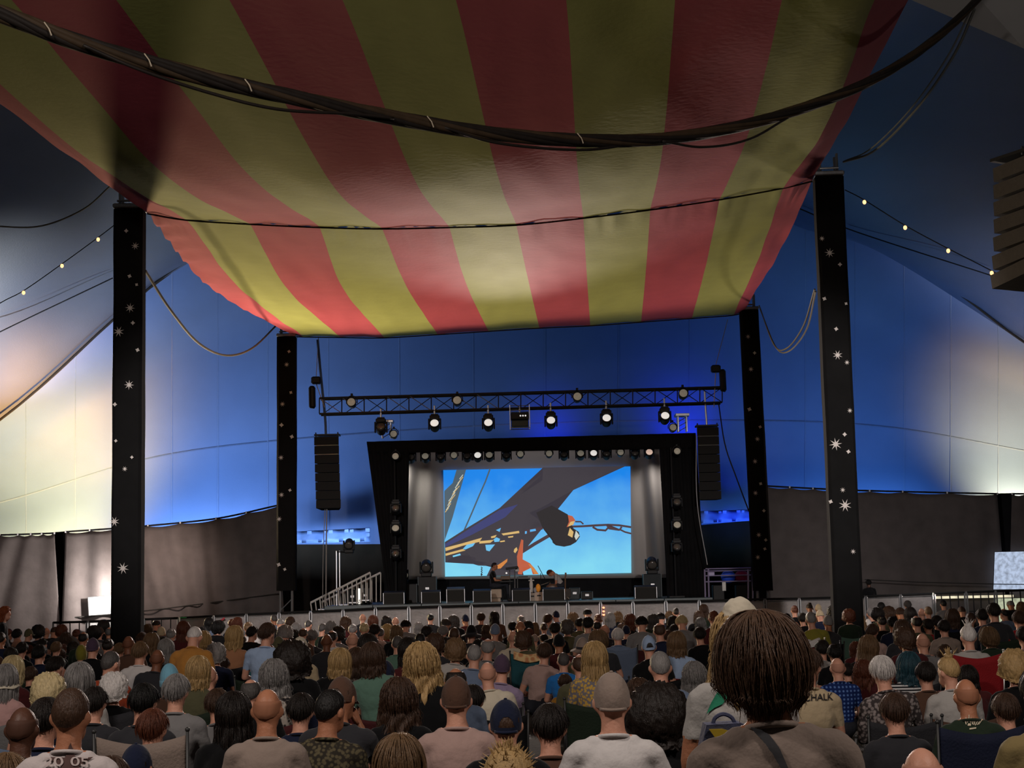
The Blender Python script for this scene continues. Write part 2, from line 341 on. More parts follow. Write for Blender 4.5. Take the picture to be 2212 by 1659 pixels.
# ---------------------------------------------------------------- starred king poles
def star_mesh(n, r0, r1, th=0.012):
    v = []; 
    for i in range(2 * n):
        a = math.pi * i / n; r = r0 if i % 2 == 0 else r1; v.append(Vector((r * math.sin(a), 0, r * math.cos(a))))
    return MB().prism(v, (0, th, 0))
STARM = mat('silver_star', (0.55, 0.50, 0.47), 0.7, 0.15, 20)
SLEEVE = mat('black_pole_sleeve', (0.008, 0.0078, 0.008), 0.92, 0.35, 2, 0.4, 6, spec=0.06)
STARME = mesh('star', *(lambda b: (b.v, b.f))(star_mesh(8, 1.0, 0.30))); STARME.materials.append(STARM)
DOTME = mesh('small_star', *(lambda b: (b.v, b.f))(star_mesh(4, 1.0, 0.58))); DOTME.materials.append(STARM)
def king_pole(top, bot, Y, wpx, label, stars, rz):
    t = P(top[0], top[1], Y); b0 = P(bot[0], bot[1], Y); d = (t - b0) / (t.z - b0.z); base = b0 - d * b0.z
    root = empty('king_pole', base, label, 'tent pole')
    w = wpx * Y / FPX / 2
    def c(z): return d * z
    Z0 = b0.z; Z1 = t.z
    v = []; f = []; n = 12; segs = 40
    R = Matrix.Rotation(rz, 3, 'Z')
    prof = [(-1, -.8), (-.8, -1), (-.3, -1), (.3, -1), (.8, -1), (1, -.8), (1, 0), (1, .8), (.8, 1), (-.8, 1), (-1, .8), (-1, 0)]
    for j in range(segs + 1):
        z = Z0 + (Z1 - Z0) * j / segs
        for i, (px, py) in enumerate(prof):
            k = 1 + 0.035 * noise.noise(Vector((i * .8, z * .9, Y)))
            q = R @ Vector((px * w * k, py * w * 0.8, 0)); v.append(c(z) + q)
    for j in range(segs):
        for i in range(n): f.append((j * n + i, j * n + (i + 1) % n, (j + 1) * n + (i + 1) % n, (j + 1) * n + i))
    f.append(tuple(range(segs * n, segs * n + n)))
    sl = link('sleeve', mesh('sleeve', v, f, False), SLEEVE, root)
    # lattice mast below and above the sleeve
    mast = None
    for sx in (-1, 1):
        for sy in (-1, 1):
            o = R @ Vector((sx * w * .6, sy * w * .5, 0)); bar('mast_tube', o, c(Z0 + .3) + o, 0.03, STEEL, root, 6); bar('mast_tube', c(Z1 - .3) + o, c(Z1 + .5) + o, 0.03, STEEL, root, 6)
    for k in range(int(Z0 / 0.35)):
        bar('mast_brace', c(k * .35) + R @ Vector((-w * .6, -w * .5, 0)), c(k * .35 + .35) + R @ Vector((w * .6, -w * .5, 0)), 0.016, STEEL, root, 6)
    hd = MB(); hd.box(c(Z1 + .06), (2.1 * w, 1.8 * w, 0.10), rot=R, bev=0.02); hd.tube([c(Z1 + .16) + Vector((-w * .7, -w * .8, 0)), c(Z1 + .16) + Vector((w * .6, -w * .9, 0))], 0.025, 6)
    hd.build('head_bracket', STEEL, root)
    for (x, y, s) in stars:
        p = P(x, y, Y) - base; cc = c(p.z); lx = p.x - cc.x
        lx = max(-w * .93, min(w * .93, lx)); q = R @ Vector((lx, -w * 0.8 - 0.030, 0))
        r = s * Y / FPX
        link('star' if s >= 5.5 else 'small_star', STARME if s >= 5.5 else DOTME, None, root, Matrix.Translation(cc + q) @ Matrix.Rotation(rz, 4, 'Z') @ Matrix.Rotation(random.uniform(0, .7), 4, 'Y') @ Matrix.Diagonal((r, 1, r, 1)))
    return root
king_pole((281, 456), (275, 1400), 31.5, 63, 'black sleeved tent pole with silver stars, left of the two nearer ones',
    [(297, 537, 9), (286, 670, 11), (262, 721, 12), (284, 835, 11), (253, 1128, 11), (271, 1228, 13), (278, 505, 5), (285, 602, 5), (292, 702, 5), (275, 1015, 6), (254, 877, 5), (290, 990, 4), (302, 760, 5), (300, 620, 4), (256, 955, 4)], 0.06)
king_pole((1788, 386), (1833, 1390), 31.5, 62, 'black sleeved tent pole with silver stars, right of the two nearer ones',
    [(1788, 552, 11), (1805, 771, 11), (1801, 962, 14), (1821, 1093, 14), (1838, 1192, 6), (1772, 521, 6), (1810, 577, 5), (1823, 661, 4), (1802, 715, 5), (1825, 787, 6), (1820, 941, 5), (1828, 978, 5), (1816, 1060, 6), (1831, 890, 6), (1790, 1085, 5), (1777, 650, 5)], -0.05)
king_pole((620, 730), (619, 1276), 47.3, 41, 'slim far black pole with stars beside the left speaker stack',
    [(621, 790, 6), (612, 875, 6), (610, 920, 5), (609, 990, 6), (610, 1070, 6), (605, 1122, 6), (632, 945, 5), (628, 1060, 4), (604, 1220, 5), (617, 1230, 4), (626, 762, 4), (630, 850, 4)], 0.05)
king_pole((1617, 672), (1648, 1276), 47.3, 40, 'slim far black pole with stars beside the right speaker stack',
    [(1614, 730, 6), (1620, 800, 6), (1617, 886, 5), (1634, 950, 6), (1629, 998, 6), (1630, 1066, 6), (1637, 1156, 6), (1635, 1204, 6), (1628, 765, 4), (1640, 924, 4), (1641, 1046, 4), (1652, 1167, 4), (1650, 1186, 4), (1648, 1104, 4)], -0.04)

# ---------------------------------------------------------------- side curtains
CURT = mat('dark_side_curtain', (0.085, 0.073, 0.070), 0.95, 0.3, 2.5, 0.35, 8, spec=0.08)
def curtain(topl, botx, Y, label, amp=0.17, freq=8.0, pins=True, zb=0.0):
    tp = spline([P(x, y, Y) for x, y in topl], 90); n = len(tp)
    bl = P(botx[0], 1340, Y).x; br = P(botx[1], 1340, Y).x
    G = []; nv = 24
    for j in range(nv + 1):
        t = j / nv; row = []
        for i, p in enumerate(tp):
            u = i / (n - 1); x = p.x * (1 - t) + (bl + (br - bl) * u) * t
            ph = freq * p.x
            y = Y + amp * (0.6 + .6 * t) * (math.sin(ph + 1.5 * noise.noise(Vector((p.x * .7, t * .8, 1)))) * 0.35 + noise.noise(Vector((p.x * 1.6, t * .6, 4))))
            sag = -0.05 * abs(math.sin(u * math.pi * 8)) * (1 - t)
            row.append(Vector((x, y, p.z * (1 - t) + zb * t + sag)))
        G.append(row)
    root = tag(link('curtain', grid_mesh('curtain', G, 0.012), CURT), label, 'curtain')
    if pins:
        hw = mat('pin_white', (0.6, 0.6, 0.62), 0.5)
        for k in range(9):
            p = tp[int(k * (n - 1) / 8)]
            MB().box(p + Vector((0, -0.03, 0.02)), (0.05, 0.03, 0.07), bev=0.008).build('curtain_peg', hw, root)
    MB().tube([p + Vector((0, -.01, .02)) for p in tp], 0.03, 5).build('header_rope', BLACK, root)
    return root
curtain([(-260, 1163), (0, 1157), (118, 1153)], (-260, 133), 50.0, 'dark brown side curtain at the left edge of the tent', pins=True)
curtain([(142, 1150), (245, 1143), (320, 1137), (470, 1121), (600, 1093)], (135, 615), 50.0, 'brown floodlit side curtain behind the near left pole')
curtain([(1655, 1051), (1790, 1058), (1900, 1062), (2154, 1068)], (1655, 2176), 51.5, 'black side curtain behind the near right pole', 0.06)
curtain([(2186, 1068), (2300, 1068), (2480, 1066)], (2179, 2480), 51.5, 'black side curtain at the right edge beside the bright window', 0.06)
for lb_, q_, Y_ in (('added dark panel giving the shade in the gap between the left curtains', ((112, 1150), (150, 1147), (150, 1400), (112, 1402)), 50.45), ('added dark panel giving the shade in the gap between the right curtains', ((2148, 1066), (2192, 1065), (2192, 1348), (2148, 1350)), 51.95)):
    tag(MB().prism([P(x, y, Y_) for x, y in q_], (0, .02, 0)).build('gap_shade_panel', BLKCLOTH), lb_, 'curtain')  # dark panels added in place of the shade in the curtain gaps
# guy ropes crossing the curtains
DKR = mat('dark_rope', (0.02, 0.018, 0.016), 0.9)
def rope(label, pts, r, m=DKR, n=24, name='guy_rope', cat='rope'):
    mb = MB().tube(spline([P(*p) for p in pts], n), r, 6); return tag(mb.build(name, m), label, cat)
rope('thin dark rope slanting across the brown left curtain', [(135, 1336, 49.93), (310, 1320, 49.93), (470, 1300, 49.93), (605, 1282, 49.93)], 0.02)
rope('thin dark rope strung low across the black right curtain', [(1868, 1252, 51), (2000, 1258, 51), (2176, 1262, 51), (2300, 1262, 51)], 0.015)
# daylight windows in the tent wall, and glowing panels for lit cloth
def window(name, pts, Y, col, strength, label, sc):
    m = bpy.data.materials.new(name + '_glow'); m.use_nodes = True; nt = m.node_tree; b = nt.nodes['Principled BSDF']
    tc = nt.nodes.new('ShaderNodeTexCoord'); mp = nt.nodes.new('ShaderNodeMapping'); mp.inputs['Scale'].default_value = sc
    nz = nt.nodes.new('ShaderNodeTexNoise'); nz.inputs['Scale'].default_value = 4; nz.inputs['Detail'].default_value = 5
    nt.links.new(tc.outputs['Object'], mp.inputs[0]); nt.links.new(mp.outputs[0], nz.inputs['Vector'])
    rp = nt.nodes.new('ShaderNodeMapRange'); rp.inputs[1].default_value = .3; rp.inputs[2].default_value = .6; rp.inputs[3].default_value = .45 * strength; rp.inputs[4].default_value = strength
    nt.links.new(nz.outputs[0], rp.inputs[0]); b.inputs['Emission Color'].default_value = col + (1,); nt.links.new(rp.outputs[0], b.inputs['Emission Strength']); b.inputs['Base Color'].default_value = (.2, .2, .2, 1)
    o = MB().prism([P(x, y, Y) for x, y in pts], (0, 0.02, 0)).build(name, m)
    tag(o, label, None, None, 'structure')
    fm = mat('window_rim', (0.05, 0.05, 0.05), 0.8)
    q = [P(x, y, Y) for x, y in pts]
    for i in range(len(q)): bar('window_frame', q[i] - Vector((0, .01, 0)), q[(i + 1) % len(q)] - Vector((0, .01, 0)), 0.012, fm, o, 6)
window('window_1', [(190, 1290), (244, 1286), (246, 1326), (192, 1330)], 49.75, (1, .96, .92), 0.85, 'bright clear window in the curtain behind the near left pole', (3, 1, 3))
window('window_2', [(2148, 1192), (2330, 1188), (2330, 1272), (2145, 1274)], 51.25, (.62, .75, 1.0), 0.75, 'pale blue daylit window low in the right curtain', (2, 1, 2))
window('window_3', [(1984, 1288), (2190, 1284), (2190, 1291), (1984, 1295)], 51.25, (1, .9, .62), 0.9, 'thin strip of daylight under the right curtain', (1, 1, 1))
window('lit_curtain_panel', [(2150, 1292), (2330, 1290), (2330, 1345), (2150, 1347)], 51.25, (.85, .92, .62), 0.55, 'glowing panel standing in for the lit lower curtain by the right edge', (2, 1, 2))  # emission stands in for light on the lower curtain
window('lit_cloth_panel', [(185, 1345), (300, 1340), (300, 1395), (187, 1398)], 49.75, (1, .92, .86), 0.42, 'glowing panel standing in for lit cloth behind the open left barrier', (3, 1, 3))  # cloth made to glow in place of light falling on it

# ---------------------------------------------------------------- crowd barrier
ORDS = 'first second third fourth fifth sixth seventh eighth ninth tenth eleventh twelfth thirteenth fourteenth fifteenth sixteenth seventeenth eighteenth nineteenth twentieth twenty-first twenty-second twenty-third twenty-fourth twenty-fifth twenty-sixth twenty-seventh twenty-eighth twenty-ninth thirtieth'.split()
def barrier():
    sheet = mat('scuffed_barrier_sheet', (0.30, 0.275, 0.265), 0.5, 0.6, 3, 0.25, 14, metal=0.2)
    darkb = mat('barrier_cap', (0.010, 0.010, 0.010), 0.8)
    line = [(112, 1344), (190, 1342), (310, 1337), (387, 1334), (461, 1330), (532, 1326), (603, 1323), (671, 1320), (741, 1317), (811, 1313), (883, 1311), (950, 1309), (1018, 1307), (1086, 1305), (1156, 1303), (1226, 1302), (1297, 1301), (1367, 1300), (1438, 1298), (1510, 1297), (1582, 1295), (1652, 1293), (1726, 1292), (1798, 1290), (1870, 1287), (1945, 1284), (2016, 1281), (2086, 1278), (2150, 1276), (2220, 1273), (2290, 1270)]
    Yb = lambda x: 46.2 if x > 500 else 46.2 - (500 - x) * 0.004
    no_, nc_ = 0, 0
    for i in range(len(line) - 1):
        (xa, ya), (xb, yb) = line[i], line[i + 1]
        a = P(xa, ya, Yb(xa)); b = P(xb, yb, Yb(xb)); openp = xa < 300 or xa > 1980 or xa == 310
        mid = (a + b) / 2
        no_ += openp; nc_ += not openp
        root = empty('crowd_barrier', (mid.x, mid.y, 0), (ORDS[no_ - 1] + ' open barred crowd barrier section from left in the row') if openp else (ORDS[nc_ - 1] + ' scuffed grey steel crowd barrier section from left before the stage'), 'barrier', 'open barrier sections' if openp else 'steel barrier sections before the stage')
        o = Vector((mid.x, mid.y, 0)); A = a - o; Bv = b - o; g = (Bv - A).normalized() * 0.035
        zt0, zt1 = A.z, Bv.z
        def pt(u, z): q = (A + g).lerp(Bv - g, u); return Vector((q.x, q.y, q.z * z))
        MB().tube([pt(0, 0.985), pt(1, .985)], 0.035, 6).build('top_rail', darkb, root)
        for u in (0, 1): bar('post', pt(u, 0), pt(u, 1.0), 0.028, STEEL, root, 6)
        bar('foot_plate', pt(0, 0.02) - Vector((0, .0, 0)), pt(0, .02) + Vector((0, -0.9, 0)), 0.03, STEEL, root, 6)
        if openp:
            for u in (0.22, 0.5, 0.78): bar('upright_bar', pt(u + random.uniform(-.04, .04), .02), pt(u, .97), 0.018, BLACK, root, 6)
            bar('lower_rail', pt(0, .5), pt(1, .5), 0.012, BLACK, root, 6)
        else:
            s = MB().prism([pt(0.02, .06), pt(.98, .06), pt(.98, .93), pt(.02, .93)], (0, 0.02, 0)); s.build('sheet_panel', sheet, root)
            fr = MB().tube([pt(.03, .93) - Vector((0, .012, 0)), pt(.97, .93) - Vector((0, .012, 0))], .014, 6); fr.build('frame_rail', STEEL, root)
    tp = mat('red_tape', (0.6, 0.05, 0.08), 0.6, emit=0.0); q = P(478, 1340, 45.9)
    MB().box(q, (0.24, 0.01, 0.05), rot=Matrix.Rotation(-0.6, 3, 'Y')).build('tape_strip', tp); tag(bpy.data.objects['tape_strip'], 'red tape strip stuck to a barrier section on the left', 'tape')
    gp = mat('green_tape', (0.08, 0.5, 0.15), 0.6); q = P(396, 1334, 45.6)
    tag(MB().box(q, (0.18, 0.02, 0.03)).build('tape_strip', gp), 'small green tape on the barrier top near the left pole', 'tape')
    rl = mat('red_indicator', (1, .25, .12), .4, 0, emit=3.0)
    d = empty('light_strip', P(1304, 1320, 46.05), 'small stack of red lit indicators on the barrier sheet', 'indicator light')
    for dz in (0, .11, .21): MB().ell((0, -0.02, -dz + .1), (.035, .02, .03), 8, 6).build('indicator', rl, d)
barrier()
# ---------------------------------------------------------------- stage
DECK = 1.15
def ord_(i): return ORDS[i]
def stage():
    dk = mat('stage_deck', (0.05, 0.075, 0.08), 0.35, 0.3, 4, spec=0.6)  # teal light from the screen is mixed into the deck colour
    xl = P(700, 1290, 48).x; xr = P(1540, 1290, 48).x
    root = empty('stage', ((xl + xr) / 2, 52, 0), 'low black fronted stage, its deck tinted with teal screen light', 'stage')
    hw = (xr - xl) / 2
    for k in range(8):
        MB().box((-hw + (k + .5) * hw / 4, 0, DECK - .06), (hw / 4 - .01, 8, .12), bev=.01).build('deck_panel', dk, root)
    MB().box((0, -3.94, DECK / 2 - .06), (2 * hw, .06, DECK - .12)).build('fascia', BLKCLOTH, root)
    for k in range(9): MB().box((-hw + .1 + k * (hw - .1) / 4, 3.5, DECK / 2 - .06), (.1, .1, DECK - .12)).build('leg', STEEL, root)
    # proscenium of black drape: header, two legs
    pr = empty('proscenium_drape', (P(1150, 1290, 49.6).x, 49.6, DECK), 'black drape surround framing the stage opening', 'drape')
    o = pr.location.copy()
    def drape(name, poly, nu, nv, amp):
        a, b, c, d = [P(x, y, 49.6) - o for x, y in poly]
        G = [[a.lerp(b, i / nu).lerp(d.lerp(c, i / nu), j / nv) + Vector((0, amp * math.sin(i * 1.35) + .03 * noise.noise(Vector((i * .4, j * .3, 0))), 0)) for i in range(nu + 1)] for j in range(nv + 1)]
        link(name, grid_mesh(name, G, .03), BLKCLOTH, pr)
    drape('header', [(792, 954), (1503, 935), (1503, 969), (796, 979)], 80, 4, .02)
    drape('side_leg', [(792, 955), (884, 955), (878, 1300), (838, 1300)], 24, 20, .05)
    drape('side_leg', [(1423, 940), (1503, 936), (1526, 1296), (1442, 1298)], 24, 20, .05)
    # white backdrop with folds
    bd = mat('off_white_backdrop', (0.30, 0.28, 0.27), 0.9, 0.06, 1.5, 0.1, 12, spec=0.1)
    tl, tr, br, bl = [P(x, y, 54.5) for x, y in ((878, 974), (1428, 964), (1444, 1248), (872, 1252))]
    G = []
    for j in range(31):
        row = []
        for i in range(121):
            u = i / 120; t = j / 30
            p = tl.lerp(tr, u).lerp(bl.lerp(br, u), t)
            e = max(0, 1 - min(u, 1 - u) * 6.5)
            p.y += -0.42 * e * (.5 + .5 * math.sin(u * 75 + 2.2 * t * (1 if u < .5 else -1))) - 0.012 * math.sin(u * 60 + math.sin(t * 3)) - .03 * e
            row.append(p)
        G.append(row)
    tag(link('backdrop_cloth', grid_mesh('backdrop_cloth', G, .01), bd), 'pale grey backdrop cloth with gathered folds at both sides', 'backdrop')
    a = [P(x, y, 54.56) for x, y in ((830, 965), (1480, 955), (1500, 1300), (830, 1300))]
    tag(MB().prism(a, (0, .03, 0)).build('black_backing', BLKCLOTH), 'black cloth hanging behind and below the pale backdrop', 'drape')
stage()
# ---------------------------------------------------------------- projected picture
def projection():
    Z = lambda x, y: (940 + x / 5.027, 990 + y / 5.027)
    root = empty('projected_image', P(1160, 1245, 54.40), 'projected film image of a ship mast, block and chains against blue sky', 'projection')
    o = root.location.copy(); o2 = Vector(o)
    def em(name, c0, c1=None, s=1.0):
        m = bpy.data.materials.new(name); m.use_nodes = True; nt = m.node_tree; b = nt.nodes['Principled BSDF']
        b.inputs['Base Color'].default_value = (.05, .05, .05, 1); b.inputs['Roughness'].default_value = 1; b.inputs['Specular IOR Level'].default_value = 0
        c0 = srgb(*c0)
        if c1 is None: b.inputs['Emission Color'].default_value = c0 + (1,)
        else:
            c1 = srgb(*c1); tc = nt.nodes.new('ShaderNodeTexCoord'); sp = nt.nodes.new('ShaderNodeSeparateXYZ'); nt.links.new(tc.outputs['Object'], sp.inputs[0])
            nz = nt.nodes.new('ShaderNodeTexNoise'); nz.inputs['Scale'].default_value = .9; nz.inputs['Detail'].default_value = 5; nt.links.new(tc.outputs['Object'], nz.inputs['Vector'])
            ad = nt.nodes.new('ShaderNodeMath'); ad.operation = 'MULTIPLY_ADD'; ad.inputs[1].default_value = -2.4; nt.links.new(nz.outputs[0], ad.inputs[0]); nt.links.new(sp.outputs['Z'], ad.inputs[2])
            mr = nt.nodes.new('ShaderNodeMapRange'); mr.inputs[1].default_value = -1.3; mr.inputs[2].default_value = 2.3; nt.links.new(ad.outputs[0], mr.inputs[0])
            mx = nt.nodes.new('ShaderNodeMix'); mx.data_type = 'RGBA'; mx.inputs[6].default_value = c1 + (1,); mx.inputs[7].default_value = c0 + (1,)
            nt.links.new(mr.outputs[0], mx.inputs[0]); nt.links.new(mx.outputs[2], b.inputs['Emission Color'])
        b.inputs['Emission Strength'].default_value = s
        return m
    sky = em('film_sky', (22, 132, 232), (128, 214, 240)); dark = em('film_dark', (60, 55, 62)); dk2 = em('film_black', (38, 34, 36)); gold = em('film_gold', (214, 178, 112)); org = em('film_orange', (206, 128, 62)); sail = em('film_sail', (74, 92, 104)); pur = em('film_violet', (58, 62, 112)); chn = em('film_chain', (70, 52, 58)); red = em('film_rust', (186, 92, 62)); whi = em('film_white', (200, 205, 195))
    def poly(name, pts, m, lay, thick=.004):
        q = [P(*Z(x, y), 54.40) - o2 + Vector((0, -.006 * lay, 0)) for x, y in pts]
        bm = bmesh.new(); vs_ = [bm.verts.new(p) for p in q]; f = bm.faces.new(vs_); bmesh.ops.triangulate(bm, faces=[f])
        me = bpy.data.meshes.new(name); bm.to_mesh(me); bm.free(); link(name, me, m, root)
    def line(name, pts, w, m, lay):
        v = []; n = len(pts)
        up = []; dn = []
        for i, p in enumerate(pts):
            a = pts[max(i - 1, 0)]; b = pts[min(i + 1, n - 1)]; dx, dy = b[0] - a[0], b[1] - a[1]; L = math.hypot(dx, dy) or 1
            up.append((p[0] - dy / L * w, p[1] + dx / L * w)); dn.append((p[0] + dy / L * w, p[1] - dx / L * w))
        poly(name, up + dn[::-1], m, lay)
    poly('sky_picture', [(88, 128), (1170, 108), (2120, 88), (2130, 1245), (108, 1285)], sky, 0)
    poly('mast_picture', [(105, 910), (340, 760), (700, 540), (1165, 240), (1172, 100), (2070, 84), (1900, 145), (1500, 345), (1130, 548), (1060, 575), (990, 605), (975, 720), (950, 860), (930, 980), (900, 1040), (890, 1100), (940, 1180), (960, 1268), (560, 1276), (640, 1150), (690, 1010), (600, 1100), (540, 1165), (470, 1165), (435, 1120), (440, 1080), (370, 1060), (350, 1030), (300, 1050), (180, 1080), (110, 1130)], dark, 1)
    poly('mast_shade_picture', [(110, 930), (700, 560), (900, 500), (760, 640), (400, 830), (112, 965)], pur, 2)
    poly('sail_picture', [(232, 126), (335, 124), (190, 640), (104, 890), (100, 500), (100, 355), (190, 268)], sail, 1)
    for k in range(16):
        x = 300 - k * 12 + random.uniform(-14, 14); y = 200 + k * 24; line('sail_glint', [(x - 22, y + 26), (x + 16, y - 22)], 4, gold if k % 2 else whi, 2)
    line('stay_rope_picture', [(594, 120), (545, 255), (480, 400), (400, 590), (316, 780)], 8, sail, 1)
    poly('block_picture', [(1098, 590), (1265, 512), (1440, 610), (1458, 690), (1430, 745), (1500, 760), (1560, 800), (1572, 850), (1530, 910), (1470, 945), (1400, 960), (1310, 945), (1275, 915), (1265, 850), (1170, 762)], dk2, 3)
    poly('block_glint', [(1440, 615), (1490, 628), (1522, 672), (1500, 722), (1428, 748), (1452, 690)], red, 4)
    poly('block_glint', [(1470, 690), (1515, 680), (1498, 722), (1440, 742)], gold, 5)
    poly('block_glint', [(1462, 755), (1503, 800), (1490, 862), (1440, 835)], gold, 4)
    poly('block_glint', [(1528, 785), (1568, 840), (1530, 890), (1512, 850)], whi, 4)
    line('strut_picture', [(890, 1050), (1080, 930), (1260, 826)], 18, chn, 2)
    line('chain_picture', [(1480, 742), (1600, 738), (1740, 728), (1880, 722), (2000, 728), (2128, 748)], 11, chn, 2)
    line('chain_picture', [(1520, 688), (1580, 688), (1610, 715)], 8, chn, 2)
    line('chain_picture', [(1710, 745), (1760, 776), (1850, 784), (1880, 752)], 11, chn, 2)
    line('chain_picture', [(1860, 720), (1890, 762), (2000, 778), (2026, 745)], 11, chn, 2)
    line('chain_picture', [(2010, 775), (2060, 800), (2130, 818)], 9, chn, 2)
    poly('chain_picture', [(965, 780), (1170, 742), (1168, 772), (970, 830)], chn, 3)
    poly('chain_gap', [(1030, 775), (1090, 765), (1095, 788), (1030, 800)], sky, 4)
    poly('chain_gap', [(975, 793), (995, 790), (995, 818), (975, 822)], sky, 4)
    for pts in ([(545, 940), (650, 935), (590, 1010), (555, 1000)], [(300, 985), (350, 932), (435, 920), (410, 955), (330, 990)], [(190, 1058), (270, 1034), (280, 1052), (195, 1074)], [(660, 780), (715, 755), (700, 800)], [(635, 880), (665, 858), (705, 875), (695, 905), (645, 910)]):
        poly('sky_gap', pts, sky, 4)
    poly('gold_chain', [(110, 972), (290, 925), (470, 880), (510, 862), (480, 908), (300, 950), (115, 1008)], gold, 5)
    poly('gold_chain', [(112, 1035), (300, 985), (330, 1000), (115, 1060)], gold, 5)
    poly('gold_chain', [(480, 900), (640, 885), (600, 918), (480, 927)], gold, 5)
    poly('gold_chain', [(720, 818), (910, 788), (915, 812), (740, 838)], gold, 5)
    poly('gold_chain', [(605, 850), (668, 832), (650, 862), (610, 868)], gold, 5); poly('gold_chain', [(790, 850), (850, 842), (845, 858), (795, 864)], gold, 5); poly('gold_chain', [(700, 900), (755, 890), (758, 905), (710, 912)], gold, 5)
    poly('rusty_post', [(935, 880), (958, 890), (948, 1145), (1030, 1140), (1075, 1190), (1125, 1258), (1060, 1260), (1040, 1190), (955, 1180), (945, 1262), (900, 1258), (888, 1065), (925, 1030)], red, 3)
    poly('rusty_post', [(1010, 1142), (1050, 1165), (1120, 1255), (1080, 1257), (1040, 1190)], org, 4)
    poly('orange_rope', [(672, 1165), (785, 1090), (782, 1122), (705, 1180), (712, 1196), (680, 1200)], org, 3); poly('gold_hook', [(860, 985), (885, 965), (895, 995), (870, 1030), (852, 1015)], gold, 3)
    for k in range(4): line('hanging_chain', [(498, 1180 + k * 24), (512, 1190 + k * 24), (500, 1204 + k * 24)], 5, dk2, 3)
projection()
# ---------------------------------------------------------------- fixtures
LENS_ON = mat('lit_lens', (1.0, 0.92, 0.80), 0.3, 0.25, 60, emit=0.75)
LENS_PINK = mat('lit_lens_pink', (1.0, 0.62, 0.50), 0.3, 0.25, 60, emit=0.6)
LENS_OFF = mat('dark_lens', (0.10, 0.09, 0.08), 0.15, 0.2, 30, spec=0.8)
LENS_DIM = mat('dim_lens', (0.42, 0.38, 0.30), 0.3, 0.2, 30, emit=0.25)
_fx = {}
def fx_mesh(k):
    if k in _fx: return _fx[k]
    b = MB()
    if k == 'base': b.box((0, 0, 0), (.30, .26, .12), bev=.02); b.box((0, 0, .08), (.22, .1, .05))
    if k == 'yoke':
        for s in (-1, 1): b.box((s * .175, 0, -.20), (.045, .14, .34), bev=.015)
        b.box((0, 0, -.075), (.36, .16, .05), bev=.015)
    if k == 'head':
        M = Matrix.Rotation(math.radians(62), 3, 'X'); b.lathe([(.02, -.17), (.12, -.165), (.145, -.10), (.145, .05), (.155, .08), (.155, .16), (.13, .165)], (0, 0, -.26), 16, M)
    if k == 'lens':
        M = Matrix.Rotation(math.radians(62), 3, 'X'); b.lathe([(.128, .15), (.125, .172), (.06, .182), (.01, .184)], (0, 0, -.26), 16, M)
    if k == 'can':
        M = Matrix.Rotation(math.radians(80), 3, 'X'); b.lathe([(.05, -.2), (.11, -.17), (.13, -.05), (.13, .14), (.15, .15), (.15, .18), (.13, .18)], (0, 0, 0), 16, M)
    if k == 'canlens':
        M = Matrix.Rotation(math.radians(80), 3, 'X'); b.lathe([(.128, .16), (.12, .185), (.01, .19)], (0, 0, 0), 16, M)
    if k == 'bracket':
        b.tube([(-.16, 0, 0), (-.16, 0, .12), (-.08, 0, .22), (0, 0, .24), (.08, 0, .22), (.16, 0, .12), (.16, 0, 0)], .016, 6); b.box((0, 0, .27), (.07, .07, .08), bev=.01)
    _fx[k] = mesh('fixture_' + k, b.v, b.f, k in ('head', 'lens', 'can', 'canlens')); return _fx[k]
def inst(name, k, m, parent, mw=None):
    me = fx_mesh(k)
    if not me.materials: me.materials.append(m)
    o = link(name, me, None, parent, mw)
    if me.materials[0] != m: o.material_slots[0].link = 'OBJECT'; o.material_slots[0].material = m
    return o
def moving_head(x, y, Y, label, group, lens, sc=1.0, up=False, rz=0.0):
    p = P(x, y, Y); r = empty('moving_head_light', p, label, 'stage light', group, rz)
    r.scale = (sc, sc, sc) if not up else (sc, sc, -sc)
    T = Matrix.Translation((0, 0, .2))
    inst('base', 'base', BLACK, r, T); inst('yoke', 'yoke', BLACK, r, T); h = inst('head', 'head', BLACK, r, T); inst('lens', 'lens', lens, h)
    return r
def par_can(x, y, Y, label, group, lens, sc=1.0):
    p = P(x, y, Y); r = empty('spotlight_can', p, label, 'stage light', group); r.scale = (sc,) * 3
    inst('bracket', 'bracket', BLACK, r); c = inst('can', 'can', BLACK, r); inst('lens', 'canlens', lens, c); return r
